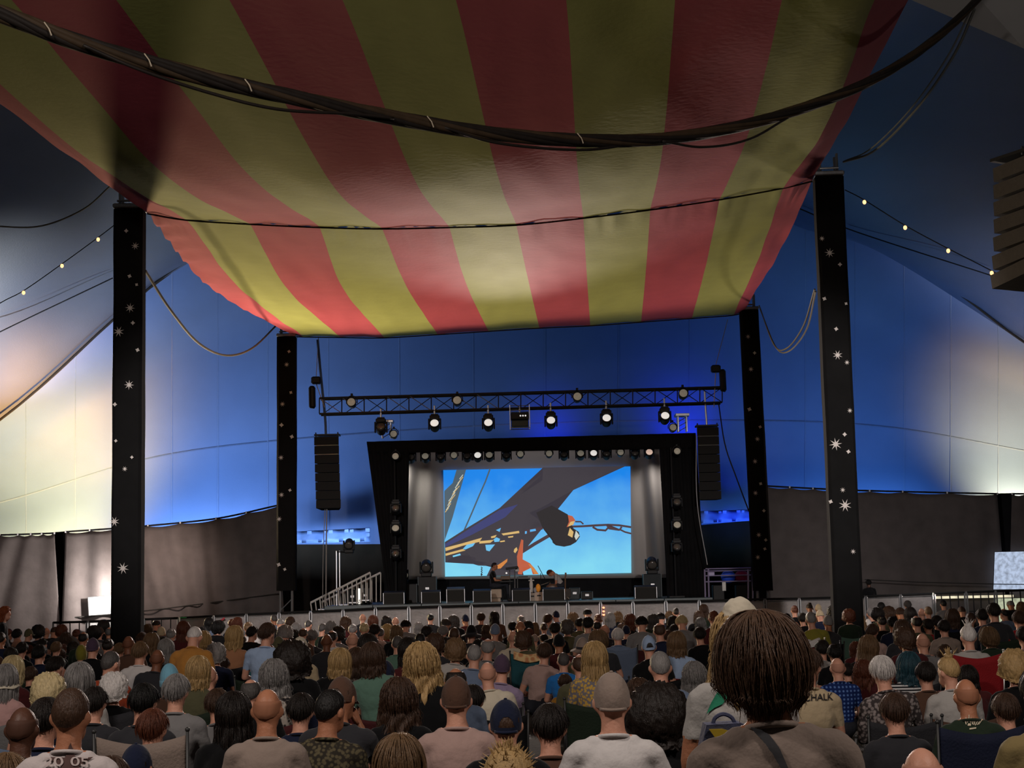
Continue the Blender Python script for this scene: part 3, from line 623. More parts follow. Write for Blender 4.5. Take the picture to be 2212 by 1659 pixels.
def truss():
    Yt = 48.4
    tl, tr, bl, br = P(690, 860, Yt), P(1560, 836, Yt), P(690, 894, Yt), P(1560, 869, Yt)
    root = empty('lighting_truss', tl, 'long black lighting truss hung across above the stage', 'truss'); o = root.location.copy()
    D = Vector((0, .42, 0)); m = mat('dark_truss', (0.05, 0.05, 0.052), 0.4, 0.4, 8, metal=0.6)
    for a, b in ((tl, tr), (bl, br), (tl + D, tr + D), (bl + D, br + D)): bar('chord', a - o, b - o, .032, m, root)
    n = 18
    for i in range(n + 1):
        u = i / n; t = tl.lerp(tr, u) - o; b = bl.lerp(br, u) - o
        bar('upright', t, b, .02, m, root, 6)
        if i < n:
            t2 = tl.lerp(tr, (i + 1) / n) - o; b2 = bl.lerp(br, (i + 1) / n) - o
            bar('brace', t, b2, .014, ALU if i % 3 < 2 and i < 9 else m, root, 6); bar('brace', b + D, t2 + D, .014, m, root, 6)
            bar('cross_tie', t, t + D, .012, m, root, 6)
    for i, (x, y) in enumerate(((823, 925), (939, 918), (1055, 917), (1190, 912), (1310, 907), (1436, 902))):
        r = moving_head(x, y - 2, Yt, ord_(i) + ' moving head light from left hanging under the long truss', 'moving heads under the truss', LENS_ON if i else LENS_OFF, 1.05)
        bar('hanging_clamp', (0, 0, .3), (0, 0, .56), .03, STEEL, r, 6)
    for i, (x, y) in enumerate(((760, 872), (988, 868), (1247, 860), (1475, 853))):
        par_can(x, y, Yt - .13, ord_(i) + ' round spotlight from left fixed inside the long truss', 'spotlights in the truss', LENS_DIM, 1.05)
    p = P(1123, 908, Yt); pj = empty('projector', p, 'boxed projector in a metal frame hanging under the truss', 'projector')
    MB().box((0, 0, .12), (.58, .5, .22), bev=.02).build('body', BLACK, pj); MB().box((0, 0, -.12), (.54, .46, .2), bev=.02).build('lower_body', mat('projector_grey', (.05, .07, .07), .5), pj)
    for sx in (-1, 1):
        for sy in (-1, 1): bar('frame_post', (sx * .31, sy * .27, -.26), (sx * .31, sy * .27, .47), .014, ALU, pj, 6)
        bar('frame_rail', (-.31, sx * .27, -.26), (.31, sx * .27, -.26), .014, ALU, pj, 6); bar('frame_rail', (-.31, sx * .27, .3), (.31, sx * .27, .3), .014, ALU, pj, 6)
    bar('clamp', (0, 0, .2), (0, 0, .43), .03, STEEL, pj, 6); bar('clamp', (-.31, 0, .47), (.31, 0, .47), .014, ALU, pj, 6)
    dg = mat('digit_white', (.8, .8, .8), .5, emit=.35)
    for k, dx in enumerate((.02, .10, .18)):
        MB().lathe([(.03, -.002), (.03, .002), (.016, .002), (.016, -.002)], (dx, -.256, .12), 10, Matrix.Rotation(math.pi / 2, 3, 'X')).build('digit', dg, pj)
    # hoists at both ends
    for side, pts in (('left', ((683, 822), (674, 858))), ('right', ((1546, 797), (1561, 822)))):
        h = empty('chain_hoist', P(pts[0][0], pts[0][1], Yt), 'black chain hoist and cable bag at the %s end of the truss' % side, 'hoist')
        MB().box((0, 0, 0), (.30, .26, .24), bev=.04).build('motor', BLACK, h)
        d = P(pts[1][0], pts[1][1], Yt) - h.location; MB().tube([d + Vector((0, 0, .36)), d + Vector((0, 0, .3)), d + Vector((.01, 0, -.3)), d + Vector((0, 0, -.36))], [.06, .11, .11, .07], 10).build('chain_bag', BLACK, h)
        q = P(pts[0][0] + (18 if side == 'left' else -4), 880, Yt) - h.location; bar('chain', (0, 0, -.1), q, .014, ALU, h, 6)
        tp_ = P(690 if side == 'left' else 1572, 690, Yt) - h.location; bar('chain', (0, 0, .1), tp_, .012, ALU, h, 6)
    rope('thick pale blue mast cable rising from the left speaker stack', [(686, 734, 48.8), (692, 800, 48.8), (702, 900, 48.8), (704, 942, 48.8)], 0.045, mat('blue_grey_tube', (.10, .16, .30), .4), 10, 'support_cable', 'cable')
    rope('grey support cable rising from the right speaker stack', [(1522, 845, 48.8), (1524, 880, 48.8), (1527, 921, 48.8)], 0.03, ALU, 10, 'support_cable', 'cable')
    for i, pts in enumerate(([(706, 1100), (705, 1160), (704, 1302)], [(702, 1100), (698, 1200), (697, 1310)])):
        rope(('thick', 'thin')[i] + ' rope tail hanging below the left speaker stack', [(x, y, 48.6) for x, y in pts], (.02, .012)[i], mat('grey_rope', (.3, .28, .26), .7), 10, 'hanging_rope', 'rope')
    rope('slack dark cable from the truss end down to the far right pole', [(1552, 869, 48.4), (1566, 960, 48.3), (1590, 1030, 48), (1618, 1105, 47.6)], 0.02, DKR, 16, 'hanging_cable', 'cable')
    rope('pale guy line dropping beside the right speaker stack', [(1504, 940, 48.4), (1506, 1085, 48.4), (1528, 1220, 48.4)], 0.014, mat('pale_line', (.4, .4, .42), .6), 12, 'guy_line', 'rope')
truss()
def speaker_stack(x0, x1, y0, y1, Y, n, label, tilt, depth=.55, face=None, taper=0.0, rz=0.0):
    a = P(x0, y0, Y); b = P(x1, y1, Y); w = b.x - a.x; h = (a.z - b.z) / n
    r = empty('line_array', ((a.x + b.x) / 2, Y, b.z), label, 'loudspeaker', None, rz)
    box = face or mat('speaker_black', (0.018, 0.016, 0.015), .7, .3, 30, .3, 90)
    gr = mat('speaker_grille', (.010, .010, .010), .8, .3, 120)
    for k in range(n):
        gp_ = .012 if rz == 0 else .03; z = h * (n - k - .5); lean = taper * max(0, k - n * .4) ** 1.6
        M = Matrix.Rotation(-lean * .5, 3, 'X')
        c = Vector((tilt * k, lean * .35, z))
        bb = MB(); 
        bb.prism([c + M @ Vector(q) for q in ((-w / 2, -depth / 2, -h / 2 + gp_), (w / 2, -depth / 2, -h / 2 + gp_), (w * .36, depth / 2, -h / 2 + gp_), (-w * .36, depth / 2, -h / 2 + gp_))], M @ Vector((0, 0, h - 2 * gp_)))
        cab = bb.build('cabinet', box, r)
        if rz == 0:
            MB().box(c + M @ Vector((0, -depth / 2 - .008, 0)), (w * .95, .012, h * .86), rot=M).build('grille', gr, cab)
            if k in (1, 2): bar('bright_seam', c + Vector((-w * .46, -depth / 2 - .02, h / 2)), c + Vector((w * .46, -depth / 2 - .02, h / 2)), .012, ALU, cab, 6)
        else:
            for sx in (-.25, .12): MB().box(c + M @ Vector((sx * w, -depth / 2 - .006, 0)), (.07, .014, .06), rot=M, bev=.01).build('side_handle', BLACK if sx < 0 else ALU, cab)
    MB().box((0, 0, h * n + .06), (w * 1.02, depth * .8, .05)).build('flying_frame', BLACK, r)
    for s in (-1, 1): bar('frame_pin', (s * w * .45, -depth * .3, h * n), (s * w * .45, -depth * .3, h * n + .14), .02, BLACK, r, 6)
    return r
speaker_stack(681, 735, 945, 1100, 48.6, 8, 'tall black line array speaker stack hanging left of the stage', .006, taper=.02)
speaker_stack(1503, 1556, 925, 1080, 48.6, 8, 'tall black line array speaker stack hanging right of the stage', 0.0)
ns = speaker_stack(2158, 2310, 352, 612, 24.0, 7, 'large grey brown line array hanging close at the right edge', -.02, .9, mat('speaker_brown', (.050, .042, .036), .75, .3, 12, .3, 60), .035, 0.5)
bar('hanging_chain', (0, 0, 1.9), (.5, 0, 3.2), .03, STEEL, ns, 6); MB().box((0.1, 0, 2.1), (.3, .3, .3), bev=.05).build('hoist', BLACK, ns)
lbar = empty('lighting_bar', P(1160, 978, 50.3), 'black lighting bar carrying the light row above the backdrop', 'lighting bar')
bar('pipe', P(880, 976, 50.3) - lbar.location, P(1440, 966, 50.3) - lbar.location, .03, BLACK, lbar)
for x_ in (880, 1160, 1440): bar('hanger', P(x_, 976 - (x_ - 880) * .018, 50.3) - lbar.location, P(x_, 955 - (x_ - 880) * .02, 49.63) - lbar.location, .015, BLACK, lbar, 6)
# row of lights under the stage header
for i, (x, k) in enumerate(((855, 'p'), (888, 'm0'), (919, 'm2'), (952, 'm0'), (981, 'p'), (1009, 'm0'), (1032, 'm1'), (1057, 'm2'), (1094, 'm0'), (1124, 'p'), (1186, 'p'), (1218, 'm0'), (1254, 'm2'), (1282, 'm1'), (1310, 'm0'), (1340, 'p'), (1371, 'm0'), (1402, 'm3'), (1436, 'm0'), (1462, 'p'))):
    y = 986 - (x - 855) * 0.018; lab = ord_(i) + ' fixture from left in the light row above the backdrop'
    if k == 'p': par_can(x, y + 2, 50.3 if 870 < x < 1450 else 49.2, lab, 'light row above the backdrop', LENS_DIM, .85)
    else: moving_head(x, y + 2, 50.3, lab, 'light row above the backdrop', {'m0': LENS_OFF, 'm1': LENS_ON, 'm2': LENS_DIM, 'm3': LENS_PINK}[k], .88)
for side, x0, ys in (('left', 855, (1098, 1142, 1196)), ('right', 1462, (1085, 1135, 1182))):
    st = empty('lighting_tower', (P(x0, 1290, 49.2).x, 49.35, DECK), 'dark vertical light tower in front of the %s stage drape' % side, 'light stand')
    bar('mast', (0, 0, 0), (0, 0, P(x0, 976 if side == 'left' else 966, 49.2).z - DECK), .03, BLACK, st, 8); MB().box((0, 0, .03), (.5, .5, .06), bev=.01).build('base', BLACK, st)
    for i, y in enumerate(ys): moving_head(x0, y, 49.1, ('top', 'middle', 'lowest')[i] + ' dark light on the %s stage drape tower' % side, 'drape tower lights', LENS_DIM if i == 1 else LENS_OFF, .9)
# columns of white truss above the header with round lamps
for side, x, y in (('left', 835, 912), ('right', 1475, 898)):
    t = empty('tower_top', P(x, y + 34, 50.2), 'short white truss tower end rising above the %s header corner' % side, 'truss')
    for sx in (-.14, .14):
        for sy in (0, .28): bar('chord', (sx, sy, 0), (sx, sy, .5), .025, ALU, t, 6)
    for k in range(3): bar('brace', (-.14, 0, k * .16), (.14, 0, k * .16 + .16), .014, ALU, t, 6)
    MB().box((0, .14, .55), (.46, .5, .09), bev=.01).build('top_plate', ALU, t)
    par_can(x + (16 if side == 'left' else -22), y + 28, 49.9, 'round lamp on the %s header corner' % side, None, LENS_DIM, .9)
# stage floor movers on boxes
def crate(x0, x1, y0, Y, label, name='flight_case', cat='crate', m=None, z0=DECK, dep=.6):
    a = P(x0, y0, Y); b = P(x1, y0, Y); w = b.x - a.x; h = a.z - z0
    r = empty(name, ((a.x + b.x) / 2, Y + dep / 2, z0), label, cat)
    MB().box((0, 0, h / 2), (w, dep, h), bev=.02).build('case_body', m or BLACK, r)
    for sx in (-1, 1): bar('corner_edge', (sx * w / 2, -dep / 2, 0.02), (sx * w / 2, -dep / 2, h), .015, mat('case_edge', (.10, .12, .13), .5, metal=.4), r, 6)
    MB().box((0, -dep / 2 - .01, h * .55), (.14, .02, .07), bev=.01).build('latch', STEEL, r)
    return r
crate(903, 942, 1246, 50.5, 'black plinth case carrying the left floor light')
crate(1390, 1428, 1240, 50.5, 'black plinth case carrying the right floor light', m=mat('teal_black', (.015, .022, .026), .6))
crate(848, 900, 1262, 50.2, 'low black case beside the left stage drape')
moving_head(921, 1222, 50.8, 'moving head light standing on the left plinth case', None, LENS_OFF, 1.15, True).location.z = P(921, 1246, 50.8).z + .30
moving_head(1408, 1216, 50.8, 'moving head light standing on the right plinth case', None, LENS_OFF, 1.15, True).location.z = P(1408, 1240, 50.8).z + .30
moving_head(868, 1240, 50.5, 'tilted moving head on the low case by the left drape', None, LENS_DIM, 1.1, True, .5).location.z = P(868, 1262, 50.5).z + .29
# wedges (floor monitors)
def wedge(x, w, Y, label, m=None, hh=.42):
    p = P(x, 1290, Y); r = empty('floor_monitor', (p.x, Y, DECK), label, 'floor monitor')
    w = w * Y / FPX
    MB().prism([(-w / 2, -.28, 0), (-w / 2, .26, 0), (-w / 2, .26, hh * .5), (-w / 2, .08, hh), (-w / 2, -.28, hh * .88)], (w, 0, 0)).build('cabinet', m or BLACK, r)
    MB().box((0, -.29, hh * .44), (w * .94, .015, hh * .72), bev=.004).build('grille', mat('wedge_grille', (.022, .022, .02), .8, .3, 80), r)
    for s in (-1, 1): bar('side_rail', (s * w * .5, -.28, .02), (s * w * .5, -.28, hh * .86), .012, ALU, r, 6)
    return r
wedge(852, 44, 48.6, 'first floor monitor from left on the stage edge'); wedge(932, 40, 48.6, 'second floor monitor from left on the stage edge'); wedge(985, 38, 49.0, 'rounded floor monitor behind the stage edge', mat('slate', (.05, .055, .06), .5), .5)
wedge(1042, 38, 48.5, 'floor monitor before the keyboard player'); wedge(1126, 38, 48.5, 'floor monitor before the keyboard rig'); wedge(1196, 46, 48.5, 'floor monitor before the guitarist'); wedge(1394, 46, 48.8, 'floor monitor at the right end of the stage edge', mat('dkbrown', (.03, .026, .022), .7))
crate(1230, 1252, 1270, 50.2, 'black guitar amplifier beside the guitarist', 'amplifier', 'amplifier', mat('amp_teal', (.02, .03, .033), .5)); crate(1256, 1280, 1278, 49.8, 'small side table case with teal top on the stage', 'side_case', 'crate')
crate(750, 772, 1274, 49.6, 'narrow black case at the left end of the stage'); crate(776, 800, 1270, 50.0, 'second narrow black case beside the left stair')
lt = empty('work_lamp', P(776, 1300, 49.2), 'upright white lit tube lamp at the left stage end', 'lamp'); MB().box((0, 0, -.1), (.14, .14, .06)).build('base', BLACK, lt); MB().tube([(0, 0, -.1), (0, 0, .42)], .035, 10).build('tube', mat('tube_glow', (1, .93, .8), .4, .05, emit=1.1), lt)
# riser scaffold at right with balls
def riser():
    Y = 49.5; r = empty('scaffold_riser', P(1575, 1302, Y), 'metal scaffold riser with rails right of the stage', 'scaffold'); o = r.location.copy()
    viol = mat('violet_metal', (.45, .40, .62), .35, .2, 10, metal=.6)
    for x in (1524, 1532, 1616, 1626): bar('post', P(x, 1302, Y) - o, P(x - (2 if x < 1600 else 0), 1230, Y) - o, .03, viol, r)
    for y in (1229, 1234, 1244, 1257): bar('rail', P(1524, y, Y) - o, P(1622, y - 2, Y) - o, .022, viol, r)
    for x0, x1 in ((1540, 1566), (1590, 1616)): 
        a = P(x0, 1264, Y) - o; b = P(x1, 1302, Y) - o; MB().box(((a.x + b.x) / 2, .2, (a.z + b.z) / 2), (b.x - a.x, .4, a.z - b.z), bev=.02).build('black_case', BLACK, r)
    MB().box(P(1564, 1267, Y) - o, (.12, .05, .28), bev=.01).build('white_case', mat('white_case', (.7, .7, .68), .5), r)
    MB().box(P(1536, 1240, Y) - o, (.22, .05, .12), bev=.01).build('notice', mat('lilac_sheet', (.5, .45, .7), .6), r)
    for nm, x, c in (('blue', 1573, (.03, .10, .75)), ('dark red', 1602, (.28, .02, .07))):
        b = MB().ell((0, 0, 0), (.24, .24, .21), 18, 12).build('round_drum_bag', mat(nm + '_bag', c, .5), None, True); b.location = P(x, 1246, Y + .5)
        tag(b, 'round %s bag resting on the scaffold riser' % nm, 'bag')
riser()
# stair with white railings at left
def stair():
    Y = 49.0; r = empty('stage_stair', P(735, 1322, Y), 'white railed stair climbing to the left of the stage', 'stair'); o = r.location.copy()
    wh = mat('white_rail', (.62, .60, .56), .5, .15, 10)
    for dy, s in ((0, 0), (.9, 1)):
        a = P(671, 1302, Y) - o; b = P(800, 1237, Y) - o; D = Vector((.25 * s, dy, 0))
        bar('handrail', a + D, b + D, .035, wh, r); a2 = P(674, 1322, Y) - o; b2 = P(800, 1300, Y) - o
        n = 13
        for i in range(n + 1):
            u = i / n; bar('baluster', (a2 + D).lerp(b2 + D, u), (a + D).lerp(b + D, u), .020, wh, r, 6)
    for k in range(6):
        q = P(676 + k * 22, 1322 - k * 5, Y) - o; MB().box(q + Vector((0, .45, 0)), (.34, .85, .05), bev=.008).build('tread', STEEL, r)
stair()
sl = empty('light_stand', P(731, 1310, 49.4), 'light stand with one moving head left of the stage stair', 'light stand'); o = sl.location.copy()
for dx in (-.05, .05): bar('mast', (dx, 0, -o.z), (dx, 0, P(731, 1190, 49.4).z - o.z), .022, ALU, sl, 6)
bar('arm', P(728, 1192, 49.4) - o, P(762, 1193, 49.4) - o, .03, BLACK, sl, 6)
moving_head(754, 1178, 49.3, 'moving head light mounted on the stand by the stair', None, LENS_OFF, .95, True)
# overhead cable bundle and swags
def cable_bundle():
    pts = [(-160, -12, 13), (0, 30, 13.5), (180, 95, 14), (430, 165, 14.8), (640, 212, 15.5), (850, 254, 16.4), (1060, 288, 17.3), (1250, 303, 18.2), (1430, 300, 19.2), (1600, 272, 20.2), (1750, 228, 21.2), (1880, 175, 22), (2000, 100, 23), (2110, 0, 24), (2240, -160, 25)]
    root = empty('cable_bundle', P(640, 212, 15.5), 'thick dark bundle of cables swagged across under the striped canopy', 'cables'); o = root.location.copy()
    S = spline([P(*p) - o for p in pts], 120)
    cm = mat('black_cable', (.018, .014, .012), .55, .4, 8); cb = mat('brown_cable', (.05, .032, .018), .6, .4, 8)
    N = 7
    for k in range(N):
        q = []
        for i, p in enumerate(S):
            u = i / 120; R = .055 * (1 - .25 * u); a = 2 * math.pi * k / N + u * 26
            q.append(p + Vector((0, math.cos(a) * R, math.sin(a) * R)))
        MB().tube(q, .038, 6).build('cable', cb if k % 3 == 0 else cm, root, True)
    for p2 in ([(180, 98, 13.9), (300, 150, 14.2), (450, 200, 14.7), (600, 236, 15.2), (760, 246, 15.9), (850, 256, 16.3)], [(960, 276, 16.8), (1080, 310, 17.3), (1250, 324, 18.1), (1360, 312, 18.8), (1430, 303, 19.1)], [(1430, 305, 19.1), (1520, 318, 19.6), (1620, 300, 20.2), (1720, 245, 21), (1850, 195, 21.8)]):
        MB().tube(spline([P(*p) - o for p in p2], 40), .018, 5).build('loose_cable', cm, root, True)
    tie = mat('cable_tie', (.45, .38, .28), .5)
    for i in (14, 22, 30, 46, 60): MB().tube([S[i] + Vector((-.02, -.1, .06)), S[i] + Vector((.03, -.115, -.01)), S[i] + Vector((.05, -.1, -.07))], .008, 4).build('cable_tie', tie, root)
cable_bundle()
GR = mat('pale_swag', (.20, .19, .165), .8)
rope('slack braided rope swag between the two left poles', [(314, 585, 31.8), (370, 672, 34), (430, 742, 38), (490, 768, 42), (545, 752, 45), (600, 700, 47)], .03, GR, 30, 'rope_swag')
rope('upper slack rope looped behind the near right pole', [(1760, 625, 32.5), (1735, 705, 37), (1700, 752, 41), (1672, 745, 44), (1640, 660, 47)], .02, GR, 30, 'rope_swag')
rope('lower slack rope looped behind the near right pole', [(1762, 630, 32.5), (1742, 712, 37), (1705, 758, 41), (1676, 750, 44), (1642, 668, 47)], .02, GR, 30, 'rope_swag')
rope('long grey rope curving down to the near right pole top', [(2105, 20, 25), (2060, 120, 26.5), (1980, 235, 28.5), (1890, 325, 30.5), (1822, 350, 31.4)], .025, mat('grey_swag', (.10, .11, .10), .8), 30, 'rope_swag')
rope('thinner grey rope beside the long one above the right pole', [(2095, 25, 25), (2045, 125, 26.5), (1965, 238, 28.5), (1880, 322, 30.5), (1822, 349, 31.4)], .016, mat('grey_swag', (.10, .11, .10), .8), 30, 'rope_swag')
rope('dark rope sagging across the unlit roof at the left edge', [(-80, 480, 40), (0, 489, 40), (90, 488, 40), (180, 452, 40), (240, 400, 40)], .022, GR, 24, 'rope_swag')
def festoon(label, pts, bulbs):
    r = empty('festoon_lights', P(*pts[0]), label, 'string lights'); o = r.location.copy()
    MB().tube(spline([P(*p) - o for p in pts], 24), .014, 5).build('cable', DKR, r)
    bm_ = mat('warm_bulb', (1.0, .50, .20), .3, 0, emit=2.4)
    for p in bulbs:
        q = P(*p) - o; b = MB().ell(q - Vector((0, 0, .06)), (.05, .05, .06), 10, 8).build('bulb', bm_, r, True); MB().tube([q, q - Vector((0, 0, .03))], .022, 6).build('socket', BLACK, b)
festoon('string of warm bulbs slanting over the left roof', [(-90, 715, 44), (0, 655, 44), (51, 628, 44), (134, 570, 44), (212, 513, 44), (255, 480, 44)], [(51, 628, 44), (134, 570, 44), (212, 513, 44)])
festoon('string of warm bulbs slanting over the right roof', [(1825, 410, 40), (1867, 432, 40), (1955, 487, 40), (2048, 537, 40), (2142, 585, 40), (2260, 650, 40)], [(1867, 432, 40), (1955, 487, 40), (2048, 537, 40), (2142, 585, 40)])
# ---------------------------------------------------------------- people: shared body meshes
HC = Vector((0, .03, .765)); HR = Vector((.077, .098, .118))
def body_variant(seat, lean=0.0, side=0.0, turn=0.0, nod=0.0, arms='lap', stand=False, cross=False):
    """seated body facing +Y; z=0 is the ground.  returns mesh, head matrix, height"""
    prim = []   # (kind, a, b, ra, rb, tag, frame)
    def cap(a, b, ra, rb, tg, fr): prim.append(('c', Vector(a), Vector(b), ra, rb, tg, fr))
    def ell(c, r, tg, fr): prim.append(('e', Vector(c), Vector(r), 0, 0, tg, fr))
    ell((0, 0, .10), (.185, .15, .13), 'low', 'low'); ell((0, -.015, .25), (.165, .122, .18), 'top', 'tor'); ell((0, -.03, .41), (.185, .122, .20), 'top', 'tor')
    cap((-.155, -.03, .525), (.155, -.03, .525), .066, .066, 'top', 'tor'); cap((-.09, -.03, .57), (.09, -.03, .57), .045, .045, 'top', 'tor')
    cap((0, -.03, .50), (0, .005, .70), .064, .056, 'skin', 'tor')
    ell(HC, HR, 'skin', 'head'); ell((0, .075, .692), (.056, .055, .058), 'skin', 'head'); ell((0, -.012, .775), (.068, .05, .085), 'skin', 'head')
    cap((0, .125, .775), (0, .146, .738), .009, .014, 'skin', 'head'); cap((-.03, .118, .795), (.03, .118, .795), .012, .012, 'skin', 'head'); cap((-.018, .126, .693), (.018, .126, .693), .009, .009, 'skin', 'head')
    for s in (-1, 1):
        ell((s * .083, .012, .755), (.014, .024, .036), 'skin', 'head')
        if stand: el, hd = (s * .235, -.02, .25), (s * .21, .08, .04)
        elif arms == 'lap': el, hd = (s * .245, .05, .25), (s * .11, .32, .19)
        elif arms == 'keys': el, hd = (s * .22, .06, .27), (s * .14, .40, .27)
        elif arms == 'phone' and s == 1: el, hd = (s * .30, .16, .36), (s * .20, .30, .60)
        elif arms == 'guitar': el, hd = (s * .25, .12, .28), (-s * .02 + .18 * s, .26, .22)
        elif arms == 'chin' and s == 1: el, hd = (s * .23, .20, .35), (s * .09, .18, .64)
        elif arms == 'out': el, hd = (s * .30, .0, .27), (s * .36, .22, .20)
        else: el, hd = (s * .245, .05, .25), (s * .11, .32, .19)
        sh = Vector((s * .185, -.03, .515)); m1 = sh.lerp(Vector(el), .55)
        cap(sh, m1, .056, .050, 'top', 'tor'); cap(m1, el, .047, .041, 'sleeve', 'tor'); w = Vector(el).lerp(Vector(hd), .92); cap(el, w, .040, .027, 'sleeve', 'tor')
        d = (Vector(hd) - Vector(el)).normalized(); cap(w, Vector(hd) + d * .05, .026, .034, 'hand', 'tor')
        b = -seat
        if stand:
            cap((s * .09, 0, .06), (s * .10, .01, -.40), .088, .056, 'low', 'low'); cap((s * .10, .01, -.40), (s * .10, -.02, -.80), .054, .038, 'low', 'low'); ell((s * .105, .06, -seat + .045), (.045, .13, .045), 'shoe', 'low')
        elif cross or seat < .1:
            cap((s * .10, .05, .10), (s * .27, .42, .20), .085, .058, 'low', 'low'); cap((s * .27, .42, .20), (-s * .06, .44, .075), .052, .040, 'low', 'low'); ell((-s * .10, .48, .06), (.05, .10, .045), 'shoe', 'low')
        else:
            cap((s * .10, .05, .08), (s * .13, .46, .13), .086, .060, 'low', 'low'); cap((s * .13, .46, .13), (s * .13, .50, b + .09), .055, .040, 'low', 'low'); ell((s * .13, .57, b + .045), (.045, .13, .045), 'shoe', 'low')
    T = Matrix.Translation((0, 0, seat))
    Mt = T @ Matrix.Rotation(side, 4, 'Y') @ Matrix.Rotation(-lean, 4, 'X')
    pv = Vector((0, -.005, .63)); Mh = Mt @ Matrix.Translation(pv) @ Matrix.Rotation(turn, 4, 'Z') @ Matrix.Rotation(-nod, 4, 'X') @ Matrix.Rotation(-side * .6, 4, 'Y') @ Matrix.Translation(-pv)
    FR = {'low': T, 'tor': Mt, 'head': Mh}
    mb = MB(); segs = []
    for k, a, b, ra, rb, tg, fr in prim:
        M = FR[fr]
        if k == 'c':
            A, B = M @ a, M @ b; segs.append((A, B, ra, rb, tg)); mb.ell(A, (ra,) * 3, 12, 8); mb.ell(B, (rb,) * 3, 12, 8); mb.tube([A, B], [ra, rb], 12)
        else:
            mb.ell(M @ a, b, 18, 12, M.to_3x3()); segs.append((M @ a, M @ a, min(b), min(b), tg, M.to_3x3(), b))
    me0 = mesh('tmp', mb.v, mb.f); o = bpy.data.objects.new('tmp', me0); COL.objects.link(o)
    md = o.modifiers.new('r', 'REMESH'); md.mode = 'VOXEL'; md.voxel_size = .0135; md.use_smooth_shade = True
    ms = o.modifiers.new('s', 'SMOOTH'); ms.factor = .5; ms.iterations = 4
    dg = bpy.context.evaluated_depsgraph_get(); me = bpy.data.meshes.new_from_object(o.evaluated_get(dg)); me.name = 'person_body'
    bpy.data.objects.remove(o); bpy.data.meshes.remove(me0)
    # clean neckline cut
    bm = bmesh.new(); bm.from_mesh(me); nk = Mt @ Vector((0, -.012, .60)); nn = (Mt.to_3x3() @ Vector((0, .30, 1))).normalized()
    near = [f for f in bm.faces if (f.calc_center_median() - nk).length < .115]
    geom = list(set(near) | {e for f in near for e in f.edges} | {v for f in near for v in f.verts}); bmesh.ops.bisect_plane(bm, geom=geom, plane_co=nk, plane_no=nn)
    bm.to_mesh(me); bm.free()
    n = len(me.polygons); C = np.empty(n * 3); me.polygons.foreach_get('center', C); C = C.reshape(-1, 3)
    best = np.full(n, 9.0); lab = np.zeros(n, int); idx = {'skin': 0, 'top': 1, 'low': 2, 'sleeve': 3, 'shoe': 4, 'hand': 0}
    for sg in segs:
        if len(sg) == 7:
            L = (C - np.array(sg[0])) @ np.array(sg[5]); dd = (np.linalg.norm(L / np.array(sg[6]), axis=1) - 1) * sg[2]
        else:
            A, B = np.array(sg[0]), np.array(sg[1]); ab = B - A; t = np.clip(((C - A) @ ab) / max(ab @ ab, 1e-9), 0, 1); dd = np.linalg.norm(C - A - t[:, None] * ab, axis=1) - (sg[2] + (sg[3] - sg[2]) * t)
        k = dd < best; best[k] = dd[k]; lab[k] = idx[sg[4]]
    up = ((C - np.array(nk)) @ np.array(nn)) > 0; nearn = np.linalg.norm(C - np.array(nk), axis=1) < .14
    inv = np.array(Mt.inverted()); Ct = C @ inv[:3, :3].T + inv[:3, 3]; cen = np.abs(Ct[:, 0]) < .085
    lab[nearn & cen & up & (lab < 2)] = 0; lab[nearn & ~up & (lab == 0)] = 1; lab[nearn & ~cen & (lab == 0) & (Ct[:, 2] < .62)] = 1
    me.materials.clear()
    for _ in range(5): me.materials.append(None)
    me.polygons.foreach_set('material_index', lab.astype(np.int32)); me.polygons.foreach_set('use_smooth', [True] * n)
    # cloth folds
    top = set()
    for p in me.polygons:
        if lab[p.index] in (1, 2): top.update(p.vertices)
    nor = [v.normal.copy() for v in me.vertices]
    for i in top:
        v = me.vertices[i]; q = v.co; f = .006 * noise.noise(Vector((q.x * 7, q.y * 7, q.z * 12))) + .004 * noise.noise(Vector((q.x * 18 + q.z * 9, q.y * 18, q.z * 14 - q.x * 8)))
        v.co = q + nor[i] * f
    # fingers
    fb = MB()
    for k, a, b, ra, rb, tg, fr in prim:
        if tg == 'hand':
            M = FR[fr]; A, B = M @ a, M @ b; d = (B - A).normalized(); sd = d.cross(Vector((0, 0, 1))); sd = sd.normalized() if sd.length > .1 else Vector((1, 0, 0)); dn = sd.cross(d)
            for q, L in ((-.024, .055), (-.008, .065), (.008, .062), (.024, .048)):
                st = B + sd * q; fb.tube([st, st + d * L * .6 + dn * .008, st + d * L + dn * .03], [.0095, .009, .007], 6)
            sg = 1 if a.x < 0 else -1; st = A + sd * sg * .02; fb.tube([st, st + sd * sg * .025 + d * .03, st + sd * sg * .028 + d * .06], [.012, .010, .008], 6)
    for s in (-1, 1): fb.ell(Mh @ Vector((s * .031, .115, .770)), (.011,) * 3, 8, 6)
    bm = bmesh.new(); bm.from_mesh(me); off = []
    vv = [bm.verts.new(p) for p in fb.v]
    for f in fb.f:
        try: ff = bm.faces.new([vv[i] for i in f]); ff.smooth = True; ff.material_index = 0
        except ValueError: pass
    bm.to_mesh(me); bm.free()
    H = (Mh @ Vector((0, .01, .883))).z
    return me, Mh, H, Mt
POSES = {'n': {}, 'l': dict(turn=.45, side=-.04), 'r': dict(turn=-.45, side=.04), 'd': dict(lean=.22, nod=.30), 'tl': dict(side=-.13), 'tr': dict(side=.13), 'c': dict(arms='chin', lean=.1, nod=.12, turn=-.3), 'o': dict(arms='out', lean=-.03), 'p': dict(arms='phone')}
SEATS = (0.0, .20, .34, .46)
_var = {}
